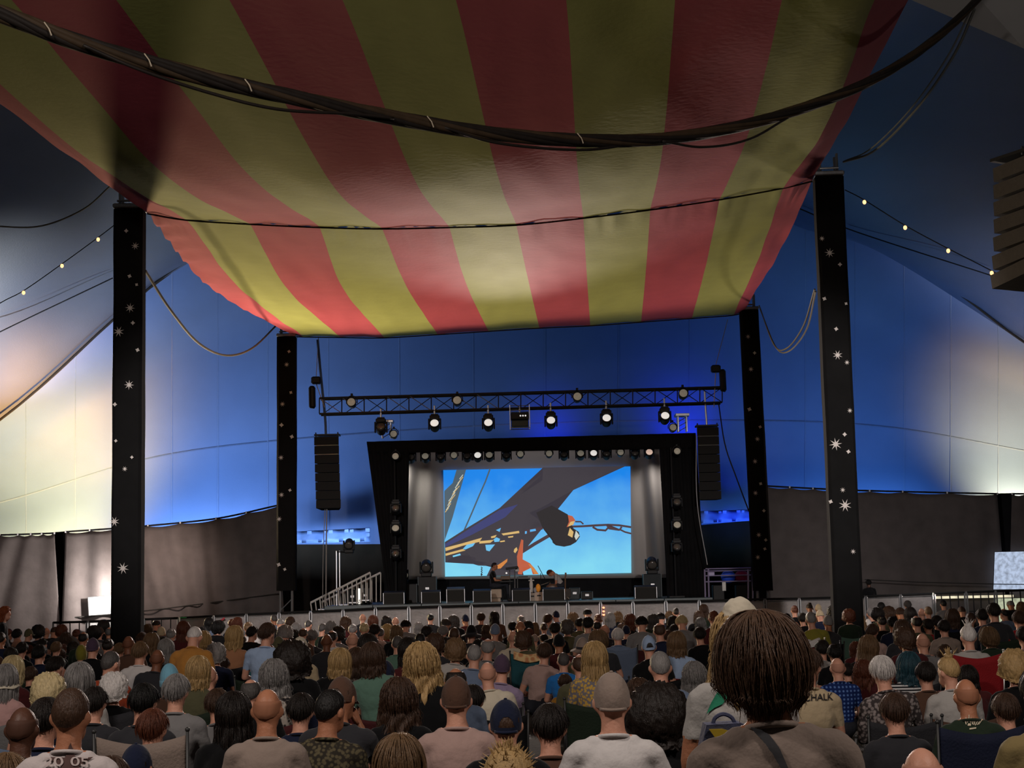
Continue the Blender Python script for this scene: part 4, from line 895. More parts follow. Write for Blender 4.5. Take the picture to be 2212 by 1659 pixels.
def variant(si, pose):
    k = (si, pose)
    if k not in _var:
        if si == 9: _var[k] = body_variant(.84, stand=True, **POSES[pose])
        else: _var[k] = body_variant(SEATS[si], **POSES[pose])
    return _var[k]
# ---------------------------------------------------------------- hair and hats (in head space, centre of skull at origin)
_hair = {}
def ang_lim(phi, back, sidea, front):
    c = math.cos(phi)
    return math.radians(sidea + (back - sidea) * c if c > 0 else sidea + (front - sidea) * (-c))
STY = {
 'crop': dict(vol=.008, lim=(112, 84, 52), amp=.0035, k=26),
 'short': dict(vol=.013, lim=(116, 89, 55), amp=.007, k=22, locks=300, lr=(.0016, .0032), sway=.25),
 'thin': dict(vol=.009, lim=(114, 86, 78), tmin=42, amp=.004, k=26),
 'fringe': dict(vol=.004, lim=(112, 88, 84), tmin=64, amp=.002, k=26),
 'bob': dict(vol=.028, lim=(118, 108, 60), drop=.11, amp=.008, k=18, flare=.10, locks=300),
 'long': dict(vol=.026, lim=(118, 108, 60), drop=.24, amp=.009, k=18, flare=.20, locks=380),
 'wavy': dict(vol=.036, lim=(120, 108, 60), drop=.20, amp=.014, k=12, flare=.45, curl=.008, locks=420, wob=.012),
 'curly': dict(vol=.044, lim=(124, 104, 62), drop=.02, amp=.010, k=9, curl=.016),
 'afro': dict(vol=.085, lim=(126, 108, 64), drop=.05, amp=.012, k=9, curl=.020),
 'shag': dict(vol=.036, lim=(122, 104, 62), drop=.06, amp=.022, k=20, flare=-.75, locks=1700, wob=.004, rag=.09, lr=(.0011, .0028), sway=.30),
 'spiky': dict(vol=.024, lim=(118, 92, 58), amp=.008, k=20, spikes=170),
 'up': dict(vol=.014, lim=(110, 84, 54), amp=.006, k=22, bun=(0, -.085, .085, .044)),
 'top': dict(vol=.014, lim=(110, 84, 54), amp=.006, k=22, bun=(0, -.02, .135, .040), spikes=18),
 'pony': dict(vol=.012, lim=(112, 86, 54), amp=.005, k=24, tail=.24),
}
def hair_mesh(st):
    if st in _hair: return _hair[st]
    S = STY[st]; rnd = random.Random(sum(map(ord, st))); mb = MB()
    curly = S.get('curl', 0); na = 84 if curly else 72; ns = 22 if curly else 14; nf = 12 if S.get('drop', 0) > 0 else 0
    tmin = math.radians(S.get('tmin', 0)); tilt = Matrix.Rotation(math.radians(-8), 3, 'X')
    def path(phi, extra=0.0, rs=0.0):
        tm = ang_lim(phi, *S['lim']) + .05 * noise.noise(Vector((math.cos(phi) * 4, math.sin(phi) * 4, 7))); pts = []
        D = S.get('drop', 0) * max(0, min(1, (2.15 - abs(phi)) / .35))
        D *= 1 + S.get('rag', .10) * 6 * noise.noise(Vector((math.cos(phi) * 11, math.sin(phi) * 11, 3)))
        for j in range(ns + 1):
            t = j / ns; th = tmin + (tm - tmin) * t
            d = Vector((math.sin(th) * math.sin(phi), -math.sin(th) * math.cos(phi), math.cos(th)))
            base = Vector((d.x * (HR.x + .002), d.y * (HR.y + .002) - .004, d.z * (HR.z + .002)))
            edge = 1.0 if D > .01 else min(1, (1 - t) * 5 + .12)
            if tmin: edge = min(edge, t * 5 + .05)
            v = S['vol'] * edge * (1 + .25 * math.sin(th * 1.4)); a = S['amp'] * noise.noise(Vector((math.cos(phi) * S['k'] * .35, math.sin(phi) * S['k'] * .35, t * 1.2))) * min(1, t * 3)
            q = base + d * (v + a + extra)
            if curly: q += d * curly * noise.noise(q * 46) * edge + d * curly * .6 * noise.noise(q * 90)
            pts.append(q)
        if nf:
            e = pts[-1]; rad = Vector((e.x, e.y + .01, 0)); rl = rad.length
            for j in range(1, nf + 1):
                t = j / nf; dn = D * t; wv = S.get('wob', .004) * math.sin(t * 9 + phi * 7)
                k = 1 + S.get('flare', .1) * t * (1 - .35 * t)
                q = Vector((e.x * k, e.y * (k if e.y < 0 else 1 - .3 * t), e.z - dn)) + rad.normalized() * (wv + S['amp'] * 1.1 * noise.noise(Vector((math.cos(phi) * S['k'] * .35, math.sin(phi) * S['k'] * .35, 1.2 + t)))+ extra)
                if curly: q += rad.normalized() * curly * noise.noise(q * 40)
                pts.append(q)
            pts.append(Vector((pts[-1].x * .62, pts[-1].y * .62, pts[-1].z + .01)))
        return pts
    rows = [path(-math.pi + 2 * math.pi * i / na) for i in range(na)]
    L = len(rows[0]); v = [p for r in rows for p in r]; f = []
    for i in range(na):
        i2 = (i + 1) % na
        for j in range(L - 1): f.append((i * L + j, i * L + j + 1, i2 * L + j + 1, i2 * L + j))
    mb.add(v, f)
    for _ in range(S.get('locks', 0)):
        phi = rnd.uniform(-2.6, 2.6); p = path(phi, .003); a = rnd.randint(0, int(len(p) * .55)); b = min(len(p) - (2 if nf else 1), a + rnd.randint(6, 16)); sg = p[a:b + 1]
        if len(sg) < 4: continue
        fl = rnd.uniform(-.008, .022) * (1 if 'sway' in S else .5); sw = rnd.uniform(-1, 1) * S.get('sway', .14); q = []
        for i, pt in enumerate(sg):
            t = i / (len(sg) - 1); q.append(Matrix.Rotation(sw * t, 3, 'Z') @ pt + Vector((pt.x, pt.y, 0)).normalized() * .005 * math.sin(t * 3) + Vector((0, 0, -.012 * t * t)) + Vector((pt.x, pt.y, 0)).normalized() * fl * t * t)
        r0 = rnd.uniform(*S.get('lr', (.0018, .0042))); mb.tube(q, [r0 * (1 - .85 * (i / (len(q) - 1)) ** 2) for i in range(len(q))], 4, False)
    for _ in range(S.get('spikes', 0)):
        phi = rnd.uniform(-math.pi, math.pi); th = rnd.uniform(0, 1.25) if st == 'spiky' else rnd.uniform(0, .5)
        d = Vector((math.sin(th) * math.sin(phi), -math.sin(th) * math.cos(phi), math.cos(th))); c = Vector((d.x * HR.x, d.y * HR.y, d.z * HR.z)) + (Vector((0, -.02, .04)) if st == 'top' else Vector())
        e = c + d * rnd.uniform(.03, .058) + Vector((rnd.uniform(-.02, .02), rnd.uniform(-.02, .02), .01)); mb.tube([c, c.lerp(e, .5) + d * .004, e], [.006, .004, .0008], 4, False)
    if 'bun' in S:
        x, y, z, r = S['bun']; o = len(mb.v); mb.ell((x, y, z), (r * 1.05, r * .9, r * .85), 16, 11)
        mb.v[o:] = [tuple(Vector(p) + (Vector(p) - Vector((x, y, z))) * .18 * noise.noise(Vector(p) * 60)) for p in mb.v[o:]]
    if 'tail' in S:
        for k in range(14):
            a = k * 2.4; o = Vector((math.cos(a) * .014, 0, math.sin(a) * .012)); mb.tube([Vector((0, -.085, .05)) + o, Vector((0, -.13, .04)) + o * 1.4, Vector((0, -.135, -.06)) + o * 1.8, Vector((0, -.12, -.10 - S['tail'] * .5)) + o], [.012, .016, .013, .003], 5, False)
    me = mesh('hair_' + st, mb.v, mb.f, True); _hair[st] = me; return me
def hat_meshes(k):
    if ('hat', k) in _hair: return _hair[('hat', k)]
    parts = {}
    def dome(sc, zc, th1, hole=False, tall=1.0):
        v = []; f = []; nu, nv = 80, 40
        for j in range(nv + 1):
            th = th1 * j / nv
            for i in range(nu):
                a = 2 * math.pi * i / nu; v.append((HR.x * sc * math.sin(th) * math.sin(a), -HR.y * sc * math.sin(th) * math.cos(a) - .002, HR.z * sc * math.cos(th) * tall + zc))
        for j in range(nv):
            for i in range(nu):
                a = min(i, nu - i) / nu * 360
                if hole and 26 <= j < nv - 4 and a < 28 * math.sqrt(max(0, 1 - ((nv - 4 - j) / 11) ** 2)): continue
                f.append((j * nu + i, (j + 1) * nu + i, (j + 1) * nu + (i + 1) % nu, j * nu + (i + 1) % nu))
        return v, f
    if k in ('cap', 'capb', 'capf'):
        parts['crown'] = MB().add(*dome(1.15, .002, 1.72, k == 'capf'))
        b = MB(); G = []
        s = 1
        for j in range(5):
            row = []
            for i in range(13):
                a = (i / 12 - .5) * 2.2; r = 1 + j * .16 * math.cos(a * .6); row.append(Vector((HR.x * 1.14 * math.sin(a) * (1 + j * .02), HR.y * 1.10 * math.cos(a) * r, -.012 - .012 * math.cos(a) * 0 + .012 * math.cos(a * 1.3) - j * .005)))
            G.append(row)
        w = 13; v = [p for r in G for p in r]; n = len(v); v += [p + Vector((0, 0, .006)) for p in v]; f = []
        for j in range(4):
            for i in range(12): q = (j * w + i, j * w + i + 1, (j + 1) * w + i + 1, (j + 1) * w + i); f += [q, tuple(x + n for x in reversed(q))]
        b.add(v, f); parts['bill'] = b
        parts['button'] = MB().ell((0, 0, HR.z * 1.15 + .004), (.010, .010, .006), 8, 5)
        sb = MB(); 
        for tz in (-.02,): sb.tube([(HR.x * 1.16 * math.sin(a) * .99, -HR.y * 1.155 * math.cos(a), tz) for a in np.linspace(-.75, .75, 9)], .008, 6)
        parts['strap'] = sb
    if k == 'beanie':
        b = MB().add(*dome(1.16, .0, 1.75, False, 1.12)); b.v = [tuple(Vector(p) * (1 + .010 * math.sin(math.atan2(p[0], -p[1]) * 26))) for p in b.v]; parts['knit_crown'] = b
        parts['cuff'] = MB().lathe([(1.0, -.035), (1.06, -.02), (1.06, .02), (1.0, .035)], (0, 0, 0), 30); parts['cuff'].v = [(p[0] * HR.x * 1.17, p[1] * HR.y * 1.17, p[2] - .025) for p in parts['cuff'].v]
    if k in ('bucket', 'brim'):
        parts['crown'] = MB().add(*dome(1.16, .0, 1.6, False, 1.04)); w = 1.75 if k == 'brim' else 1.5; d = -.03 if k == 'brim' else -.055
        b = MB(); v = []; f = []; nu = 36
        for j in range(5):
            for i in range(nu): a = 2 * math.pi * i / nu; r = 1.15 + (w - 1.15) * j / 4; v.append((HR.x * r * math.sin(a) + (r - 1.15) * .05 * math.sin(a), -HR.y * r * math.cos(a), -.006 + d * j / 4 + .006 * math.sin(a * 5) * j / 4))
        n = len(v); v += [(x, y, z + .005) for x, y, z in v]
        for j in range(4):
            for i in range(nu): q = (j * nu + i, j * nu + (i + 1) % nu, (j + 1) * nu + (i + 1) % nu, (j + 1) * nu + i); f += [q, tuple(x + n for x in reversed(q))]
        parts['brim'] = b.add(v, f); parts['hat_band'] = MB().add(*(lambda m: (m.v, m.f))(MB().lathe([(1, -.01), (1.02, 0), (1.02, .02), (1, .03)], (0, 0, 0), 30))); parts['hat_band'].v = [(p[0] * HR.x * 1.165, p[1] * HR.y * 1.165, p[2]) for p in parts['hat_band'].v]
    if k == 'wrap':
        b = MB().add(*dome(1.30, .02, 1.75, False, 1.18)); b.v = [tuple(Vector(p) * (1 + .05 * noise.noise(Vector(p) * 14) + .025 * noise.noise(Vector(p) * 36 + Vector((p[2] * 40, 0, 0))))) for p in b.v]; parts['wrapped_cloth'] = b
    if k == 'hood':
        b = MB().add(*dome(1.30, -.01, 2.2, False, 1.06)); b.v = [tuple(Vector(p) * (1 + .03 * noise.noise(Vector(p) * 18))) for p in b.v if True]; parts['hood'] = b
    out = {n: mesh('hat_' + n, b.v, b.f, True) for n, b in parts.items()}; _hair[('hat', k)] = out; return out
# ---------------------------------------------------------------- camp chairs
_ch = {}
CHH = {'s': .0, 'h': .20, 'l': -.14, 'x': .36}
def chair_mesh(part, kind, si):
    k = (part, kind, si)
    if k in _ch: return _ch[k]
    b = MB(); H = .46 + CHH[kind]; SH = SEATS[si] - .045
    if part == 'backrest':
        G = []
        for j in range(9):
            t = j / 8; row = []
            for i in range(13):
                u = i / 12 * 2 - 1; x = u * (.27 + .02 * t); sag = .05 * (1 - u * u)
                z = SH - .02 + H * t - (.055 * (1 - abs(u) ** 1.6) * t); row.append(Vector((x, -.225 - .06 * t - sag * .3 + .004 * noise.noise(Vector((x * 9, z * 9, 1))), z)))
            G.append(row)
        me = grid_mesh('chair_back', G, .012)
    elif part == 'seat':
        G = [[Vector((i / 8 * .5 - .25, -.19 + j / 6 * .42, SH - .03 * (1 - (i / 4 - 1) ** 2) + .02 * j / 6)) for i in range(9)] for j in range(7)]; me = grid_mesh('chair_seat', G, .01)
        for p in me.vertices: pass
    elif part == 'armrest': G = [[Vector((.29 + i * .03 - .03, -.2 + j * .09, SH + .2 - .015 * math.sin(j * .6))) for i in range(3)] for j in range(6)]; me = grid_mesh('chair_arm', G, .01)
    elif part == 'post': b.tube([(.285, -.22, .02), (.285, -.235, SH + .1), (.295, -.29, SH + H + .01)], .011, 6); b.ell((.295, -.29, SH + H + .012), (.016,) * 3, 8, 6); me = mesh('chair_post', b.v, b.f, True)
    elif part == 'leg': b.tube([(.28, -.235, SH - .03), (-.28, -.225, .02)], .010, 6); me = mesh('chair_leg', b.v, b.f, True)
    elif part == 'legf': b.tube([(.28, .22, SH - .03), (-.28, .22, .02)], .010, 6); me = mesh('chair_leg', b.v, b.f, True)
    elif part == 'side': b.tube([(.285, .22, SH + .19), (.285, .22, .02)], .010, 6); me = mesh('chair_side', b.v, b.f, True)
    _ch[k] = me; return me
MIRX = Matrix.Diagonal((-1, 1, 1, 1))
def pinst(name, me, m, parent, mw=None):
    if not me.materials: me.materials.append(m)
    o = link(name, me, None, parent, mw)
    if me.materials[0] != m: o.material_slots[0].link = 'OBJECT'; o.material_slots[0].material = m
    return o
def camp_chair(loc, rz, si, sc, kind, fab, frame, label, full=True):
    r = empty('camp_chair', loc, label, 'chair', 'folding chairs in the crowd', rz); r.scale = (sc,) * 3
    pinst('backrest', chair_mesh('backrest', kind, si), fab, r); pinst('seat', chair_mesh('seat', kind, si), fab, r)
    for M in (None, MIRX): pinst('back_post', chair_mesh('post', kind, si), frame, r, M)
    if full:
        for M in (None, MIRX):
            pinst('armrest', chair_mesh('armrest', kind, si), fab, r, M); pinst('leg', chair_mesh('leg', kind, si), frame, r, M); pinst('leg', chair_mesh('legf', kind, si), frame, r, M); pinst('leg', chair_mesh('side', kind, si), frame, r, M)
    return r
# ---------------------------------------------------------------- colours
TOPC = {'black': (14, 14, 16), 'navy': (26, 32, 54), 'charcoal': (46, 46, 50), 'grey': (120, 118, 118), 'pale grey': (168, 164, 160), 'white': (205, 200, 198), 'cream': (200, 190, 170), 'beige': (176, 158, 128), 'taupe': (142, 126, 116), 'khaki': (128, 112, 74), 'olive': (84, 82, 60), 'green': (86, 116, 102), 'dark green': (34, 46, 34), 'teal': (40, 90, 100), 'blue': (40, 110, 180), 'pale blue': (150, 170, 200), 'slate blue': (104, 118, 142), 'red': (150, 30, 36), 'maroon': (74, 30, 32), 'rust': (150, 62, 36), 'mustard': (150, 104, 36), 'ochre': (176, 122, 58), 'brown': (84, 60, 48), 'tan': (158, 112, 82), 'pink': (178, 140, 136), 'lilac': (140, 124, 150), 'yellow green': (130, 124, 48), 'purple': (72, 56, 74), 'dusty pink': (170, 142, 134), 'white shirt': (196, 186, 184)}
HAIRC = {'black': (16, 13, 12), 'dark': (30, 22, 18), 'brown': (68, 47, 34), 'auburn': (92, 48, 30), 'ginger': (140, 70, 34), 'chestnut': (98, 72, 54), 'light brown': (110, 84, 58), 'blond': (176, 144, 96), 'pale blond': (196, 176, 132), 'grey': (128, 124, 122), 'dark grey': (74, 70, 68), 'white': (206, 200, 196), 'teal': (36, 70, 82)}
SKIN = {'p': (206, 150, 126), 't': (176, 118, 88), 'b': (124, 78, 56), 'd': (88, 56, 42)}
def topm(c): return mat('cloth_' + c.replace(' ', '_'), srgb(*TOPC[c]), .9, .16, 5, .35, 22, spec=.12, sheen=.15)
def hairm(c): return mat('hair_' + c.replace(' ', '_'), srgb(*HAIRC[c]), .5, .45, 30, .5, 60, spec=.35, stretch=(2.2, 2.2, .45))
def skinm(c): return mat('skin_' + c, srgb(*SKIN[c]), .5, .10, 12, .15, 60, spec=.35)
def patm(name, c0, c1, sc, kind='check'):
    k = 'pat_' + name
    if k in _mats: return _mats[k]
    m = mat(k, c0, .9, 0, spec=.1); nt = m.node_tree; b = nt.nodes['Principled BSDF']; tc = nt.nodes.new('ShaderNodeTexCoord')
    if kind == 'stripe' or kind == 'hstripe':
        w = nt.nodes.new('ShaderNodeTexWave'); w.inputs['Scale'].default_value = sc; w.bands_direction = 'X' if kind == 'stripe' else 'Z'; nt.links.new(tc.outputs['Object'], w.inputs[0]); out = w.outputs[1]
    elif kind == 'blob':
        w = nt.nodes.new('ShaderNodeTexVoronoi'); w.inputs['Scale'].default_value = sc; nt.links.new(tc.outputs['Object'], w.inputs[0]); out = w.outputs[0]
    else:
        w = nt.nodes.new('ShaderNodeTexWave'); w.inputs['Scale'].default_value = sc; w2 = nt.nodes.new('ShaderNodeTexWave'); w2.bands_direction = 'Z'; w2.inputs['Scale'].default_value = sc
        nt.links.new(tc.outputs['Object'], w.inputs[0]); nt.links.new(tc.outputs['Object'], w2.inputs[0]); mu = nt.nodes.new('ShaderNodeMath'); mu.operation = 'MULTIPLY'; nt.links.new(w.outputs[1], mu.inputs[0]); nt.links.new(w2.outputs[1], mu.inputs[1]); out = mu.outputs[0]
    rp = nt.nodes.new('ShaderNodeMapRange'); rp.inputs[1].default_value = .35; rp.inputs[2].default_value = .6; nt.links.new(out, rp.inputs[0])
    mx = nt.nodes.new('ShaderNodeMix'); mx.data_type = 'RGBA'; mx.inputs[6].default_value = tuple(c0) + (1,); mx.inputs[7].default_value = tuple(c1) + (1,); nt.links.new(rp.outputs[0], mx.inputs[0])
    for l in list(b.inputs['Base Color'].links): nt.links.remove(l)
    nt.links.new(mx.outputs[2], b.inputs['Base Color']); return m
PATS = {'red striped': lambda: patm('redstripe', srgb(190, 80, 90), srgb(215, 180, 180), 9, 'stripe'), 'black and white striped': lambda: patm('bw', srgb(24, 24, 28), srgb(205, 205, 205), 11, 'hstripe'), 'blue checked': lambda: patm('bluecheck', srgb(26, 44, 96), srgb(92, 124, 184), 7), 'camouflage print': lambda: patm('camo', srgb(92, 84, 64), srgb(48, 44, 38), 46, 'blob'), 'yellow patterned': lambda: patm('yelpat', srgb(190, 152, 70), srgb(110, 106, 110), 40, 'blob'), 'grey patterned': lambda: patm('grpat', srgb(140, 130, 128), srgb(60, 54, 54), 34, 'blob'), 'speckled': lambda: patm('speck', srgb(40, 36, 38), srgb(170, 160, 150), 26, 'blob')}
PANTS = mat('dark_trousers', (.02, .022, .03), .9, .3, 6, .3, 20); SHOE = mat('dark_shoes', (.02, .018, .016), .6)
def make_person(x, ytop, hw, hair, hcol, top, pose='n', skin='p', sleeve='short', Y=None, stand=False, hatc=None):
    dep = Y or FPX * .158 / hw
    if stand: si = 9
    else:
        H0 = P(x, ytop, dep).z; si = min(range(4), key=lambda i: abs(H0 - (SEATS[i] + .90)))
    me, Mh, H, Mt = variant(si, pose)
    p = P(x, ytop + hw * (.10 if hair in ('curly', 'afro', 'wavy', 'top', 'wrap') else .03), dep); s = max(.78, min(1.30, p.z / H))
    topmat = PATS[top]() if top in PATS else topm(top); sk = skinm(skin)
    o = bpy.data.objects.new('person', me); COL.objects.link(o)
    hx = (Mh @ HC); o.scale = (s, s, s)
    o.location = (p.x - hx.x * s, p.y - hx.y * s, 0)
    for i, mm in enumerate((sk, topmat, PANTS, topmat if sleeve == 'long' else sk, SHOE)):
        o.material_slots[i].link = 'OBJECT'; o.material_slots[i].material = mm
    T = Mh @ Matrix.Translation(HC)
    if hair in ('cap', 'capb', 'capf', 'beanie', 'bucket', 'brim', 'wrap', 'hood'):
        hm = hat_meshes(hair); Tc = T @ (Matrix.Rotation(math.pi, 4, 'Z') if hair == 'capb' else Matrix())
        Tc = Tc @ Matrix.Rotation(-.10 if hair == 'capb' else .10, 4, 'X')
        cm = (topm(hatc) if hatc in TOPC else hatc)
        main = None
        for n_, hme in hm.items():
            oo = pinst('hat' if main is None else n_, hme, cm if n_ != 'hat_band' else topm('charcoal'), main or o, Tc if main is None else None); main = main or oo
        if hcol != '-':
            pinst('hair', hair_mesh('crop' if hair not in ('wrap', 'bucket') else ('long' if hair == 'bucket' else 'wavy')), hairm(hcol), o, T)
    elif hair == 'bald': pinst('hair', hair_mesh('fringe'), mat('stubble_' + skin, tuple(v * .72 for v in srgb(*SKIN[skin])), .7), o, T)
    else: pinst('hair', hair_mesh(hair), hairm(hcol), o, T)
    if hw >= 22: pinst('collar', collar_mesh(), topmat, o, Mt)
    return o, si, s, Mt
def collar_mesh():
    if 'collar' not in _hair:
        b = MB(); pts = [Vector((math.cos(a) * .074, -.012 + math.sin(a) * .068, .600 - .26 * math.sin(a) * .068)) for a in np.linspace(0, 2 * math.pi, 25)]; b.tube(pts, .010, 6); _hair['collar'] = mesh('collar', b.v, b.f, True)
    return _hair['collar']
# ---------------------------------------------------------------- the crowd
CROWD = """
38 1377 18 bald - black
48 1388 19 short dark black
63 1394 18 short auburn navy
92 1380 18 short dark black p=r
86 1394 22 short black navy c=slate_blue/s/S
122 1387 18 short light_brown black
137 1392 17 short auburn brown
158 1389 18 curly dark black
176 1396 20 hood - black hat=yellow_green
201 1380 24 cap dark black hat=purple
131 1403 18 bob brown brown
122 1419 27 short dark navy p=c c=navy/s
172 1437 40 long grey pale_grey c=dark_green/s
207 1411 23 short black black
240 1407 33 crop dark_grey rust p=r
246 1458 40 curly white black c=charcoal/h sk=p
12 1440 36 bucket grey pink hat=cream c=grey/s
28 1421 28 bob pale_blond maroon
105 1461 42 curly pale_blond navy c=slate_blue/s/S
66 1441 26 short brown black
258 1390 20 short light_brown grey
278 1373 23 bald - brown sk=b
328 1370 22 bob light_brown black p=r
351 1379 22 bucket black black hat=black
303 1388 27 short light_brown white c=blue/s
340 1402 28 bald - charcoal sk=b c=black/s
359 1383 24 long grey black
397 1344 21 long auburn maroon
420 1355 27 crop white ochre p=d sl=long
437 1355 15 short black charcoal
440 1366 19 bob blond black
455 1383 17 thin grey grey
467 1393 26 curly grey navy
490 1399 23 short black red_striped c=teal/s
507 1355 26 bob blond tan p=r
537 1344 15 up light_brown white
396 1416 22 short dark tan p=d
434 1405 24 short dark black
428 1422 34 bob blond olive c=dark_green/s
367 1440 33 beanie - brown hat=sky
452 1437 31 bald - slate_blue c=teal/s
381 1459 44 short grey grey sl=long
542 1466 40 thin dark_grey black c=charcoal/s
578 1347 28 short brown pale_blue p=r
575 1395 26 curly auburn teal sk=p
592 1429 38 wavy grey speckled
520 1372 18 short brown brown
637 1361 17 short dark black
655 1356 18 thin brown brown
674 1361 18 short grey charcoal
602 1377 22 cap dark olive hat=olive
648 1378 28 capf brown beige hat=cream p=r sl=long
632 1400 36 afro dark black c=navy/s
706 1369 20 bald - charcoal sk=b
717 1361 19 thin dark white
731 1356 17 curly dark grey
762 1366 24 bald - navy
787 1346 18 up pale_blond dusty_pink
809 1349 17 short dark dusty_pink
822 1357 16 crop dark_grey black
837 1350 16 bob blond red
795 1373 28 long dark black
734 1405 35 bob blond black c=black/s
770 1403 33 long brown speckled
804 1393 37 bob brown green
832 1429 36 cap dark black hat=navy c=charcoal/s
632 1458 36 long brown black c=black/s
856 1353 19 bob light_brown black
859 1374 24 crop dark_grey green c=charcoal/s
882 1381 29 long dark maroon
904 1346 14 bob grey black
922 1353 20 short dark black
981 1356 19 crop brown black
1018 1352 19 brim dark charcoal hat=black c=black/h
911 1394 42 wavy blond black
940 1372 25 curly brown charcoal sl=long c=slate_blue/s
963 1378 24 short dark black
984 1383 28 curly light_brown pale_grey c=grey/s
1024 1393 30 crop grey slate_blue
1053 1379 24 thin grey grey
1034 1382 22 short black black
1050 1351 15 long brown maroon
1069 1349 18 cap grey grey hat=slate_blue
1107 1344 15 short black black
1108 1362 20 bald - cream c=navy/h
898 1419 37 bald - navy c=dark_green/s
984 1442 41 thin dark slate_blue sk=t c=black/s
1053 1429 36 bald - cream
1083 1416 35 cap - lilac hat=purple sl=long c=charcoal/s
1130 1366 24 curly brown olive c=teal/h
1143 1358 16 short auburn black
1154 1346 15 long light_brown brown
1175 1346 15 up brown cream
1198 1346 17 short dark black
1155 1371 17 cap brown beige hat=taupe
1175 1372 17 short black black
1207 1371 22 cap - maroon hat=black sk=t
1175 1390 25 short brown dusty_pink c=black/s
1217 1410 26 crop dark_grey blue c=navy/s
1253 1412 30 thin brown olive
1284 1391 35 long blond yellow_patterned c=dark_green/s
1269 1334 19 short black grey
1258 1380 24 brim grey olive hat=taupe
1292 1366 25 shag light_brown charcoal
1334 1358 22 short white slate_blue c=slate_blue/h
1352 1352 17 cap dark navy hat=navy
1341 1347 14 short brown brown
1385 1333 20 short black grey p=d
1220 1458 30 short brown mustard
1401 1375 28 capf dark black hat=pale_blue
1424 1345 23 thin brown navy
1456 1350 18 short dark black
1472 1331 19 short pale_blond grey p=d
1461 1368 27 bob light_brown pale_blue c=red/s
1425 1408 40 crop grey slate_blue c=maroon/s
1511 1356 20 short dark black c=blue/h
1541 1320 19 pony auburn maroon p=p
1500 1433 32 wavy grey black
1442 1362 19 short brown black
1656 1322 15 bob blond black
1672 1325 21 short black black
1697 1326 18 short dark black
1707 1334 17 cap - charcoal hat=grey
1718 1342 22 bald - white c=red/h/S
1751 1322 20 crop grey yellow_green
1733 1325 17 short dark black
1833 1318 17 curly auburn dark_green c=green/s/S Y=30.2
1875 1338 15 cap - black hat=white
1904 1331 17 up dark black
1884 1349 22 short brown dusty_pink p=r
1875 1376 26 long light_brown black
1775 1384 25 short dark pale_grey
1802 1393 26 short black black
1808 1420 30 bald - blue_checked c=navy/s
1746 1404 40 short brown beige Y=12 p=r
1848 1398 22 bob auburn maroon
1865 1428 30 wavy auburn maroon
1904 1419 41 short white grey_patterned c=charcoal/s sl=long
1948 1342 24 bucket brown charcoal hat=grey
1992 1367 25 bald - grey
2004 1338 18 short dark red
2023 1331 18 short dark black
2038 1340 22 short dark taupe
2056 1318 20 bob brown navy c=black/h
2090 1351 30 top white pale_grey c=red/h/S
2120 1316 20 short dark navy c=navy/s/S
2145 1304 22 short dark charcoal p=o sl=long
2200 1321 22 short brown red
2212 1355 24 short dark dusty_pink
1962 1413 33 bob teal black_and_white_striped
1998 1431 34 short dark brown
2040 1395 24 bob brown black
2046 1418 40 top blond pale_grey sl=long p=l c=brown/s
2090 1441 32 bob dark maroon
2190 1410 36 curly blond black sl=long
2072 1451 30 cap - dusty_pink hat=white
2110 1469 30 fringe white grey
2150 1405 24 short dark navy
1930 1402 24 short brown black
1830 1440 28 short dark black
155 1488 70 crop brown white_shirt sk=t
50 1525 60 bald - black sk=d
100 1511 56 short dark navy
205 1486 44 short dark charcoal
330 1534 58 short auburn taupe c=taupe/x
311 1479 48 short black charcoal
578 1486 58 bald - taupe sk=t sl=long
714 1490 58 crop black camouflage_print p=r sk=t
738 1466 54 capf brown charcoal hat=brown p=c Y=10.4 sk=t
862 1470 50 wavy brown black
985 1466 54 cap brown dusty_pink hat=brown c=charcoal/s/S p=o sl=long
1092 1516 61 capf brown black hat=navy c=black/s
1187 1524 54 short dark brown
1320 1458 72 cap - white hat=taupe p=o
1420 1502 58 afro dark black
862 1597 78 long light_brown brown
1097 1624 80 spiky blond black
240 1638 66 short brown black
15 1632 70 short light_brown black
295 1612 60 cap dark black hat=navy
505 1502 46 long dark black
470 1490 40 short brown grey c=grey/s
2085 1465 50 bald - dark_green sk=t c=navy/h
1990 1612 84 bald - maroon
2250 1440 70 short dark khaki
1800 1590 62 long dark black
650 1500 44 short dark navy
1020 1482 40 short dark maroon
905 1490 38 short dark dark_green
1690 1470 44 short dark black
1380 1470 38 wavy brown black
1560 1440 38 short grey black
1930 1500 48 short brown charcoal c=charcoal/h
2170 1500 46 short brown charcoal
480 1420 26 short brown navy
"""
EXTRA_TOP = {'sky': (120, 176, 200)}
TOPC['sky'] = (120, 176, 200)
def zone(x):
    for lim, z in ((140, 'at left edge'), (430, 'by near left pole'), (680, 'below far left pole'), (830, 'below left speakers'), (1010, 'before left drape'), (1230, 'below projected picture'), (1480, 'before right drape'), (1700, 'below right speakers'), (1930, 'by near right pole'), (9999, 'at right edge')):
        if x < lim: return z
def rowname(Y): return 'far row' if Y > 30 else 'middle row' if Y > 18 else 'near row' if Y > 10 else 'front row'
HATN = {'cap': 'cap', 'capb': 'cap', 'capf': 'cap', 'beanie': 'knit hat', 'bucket': 'bucket hat', 'brim': 'brimmed hat', 'wrap': 'wrapped cloth hat', 'hood': 'hood'}
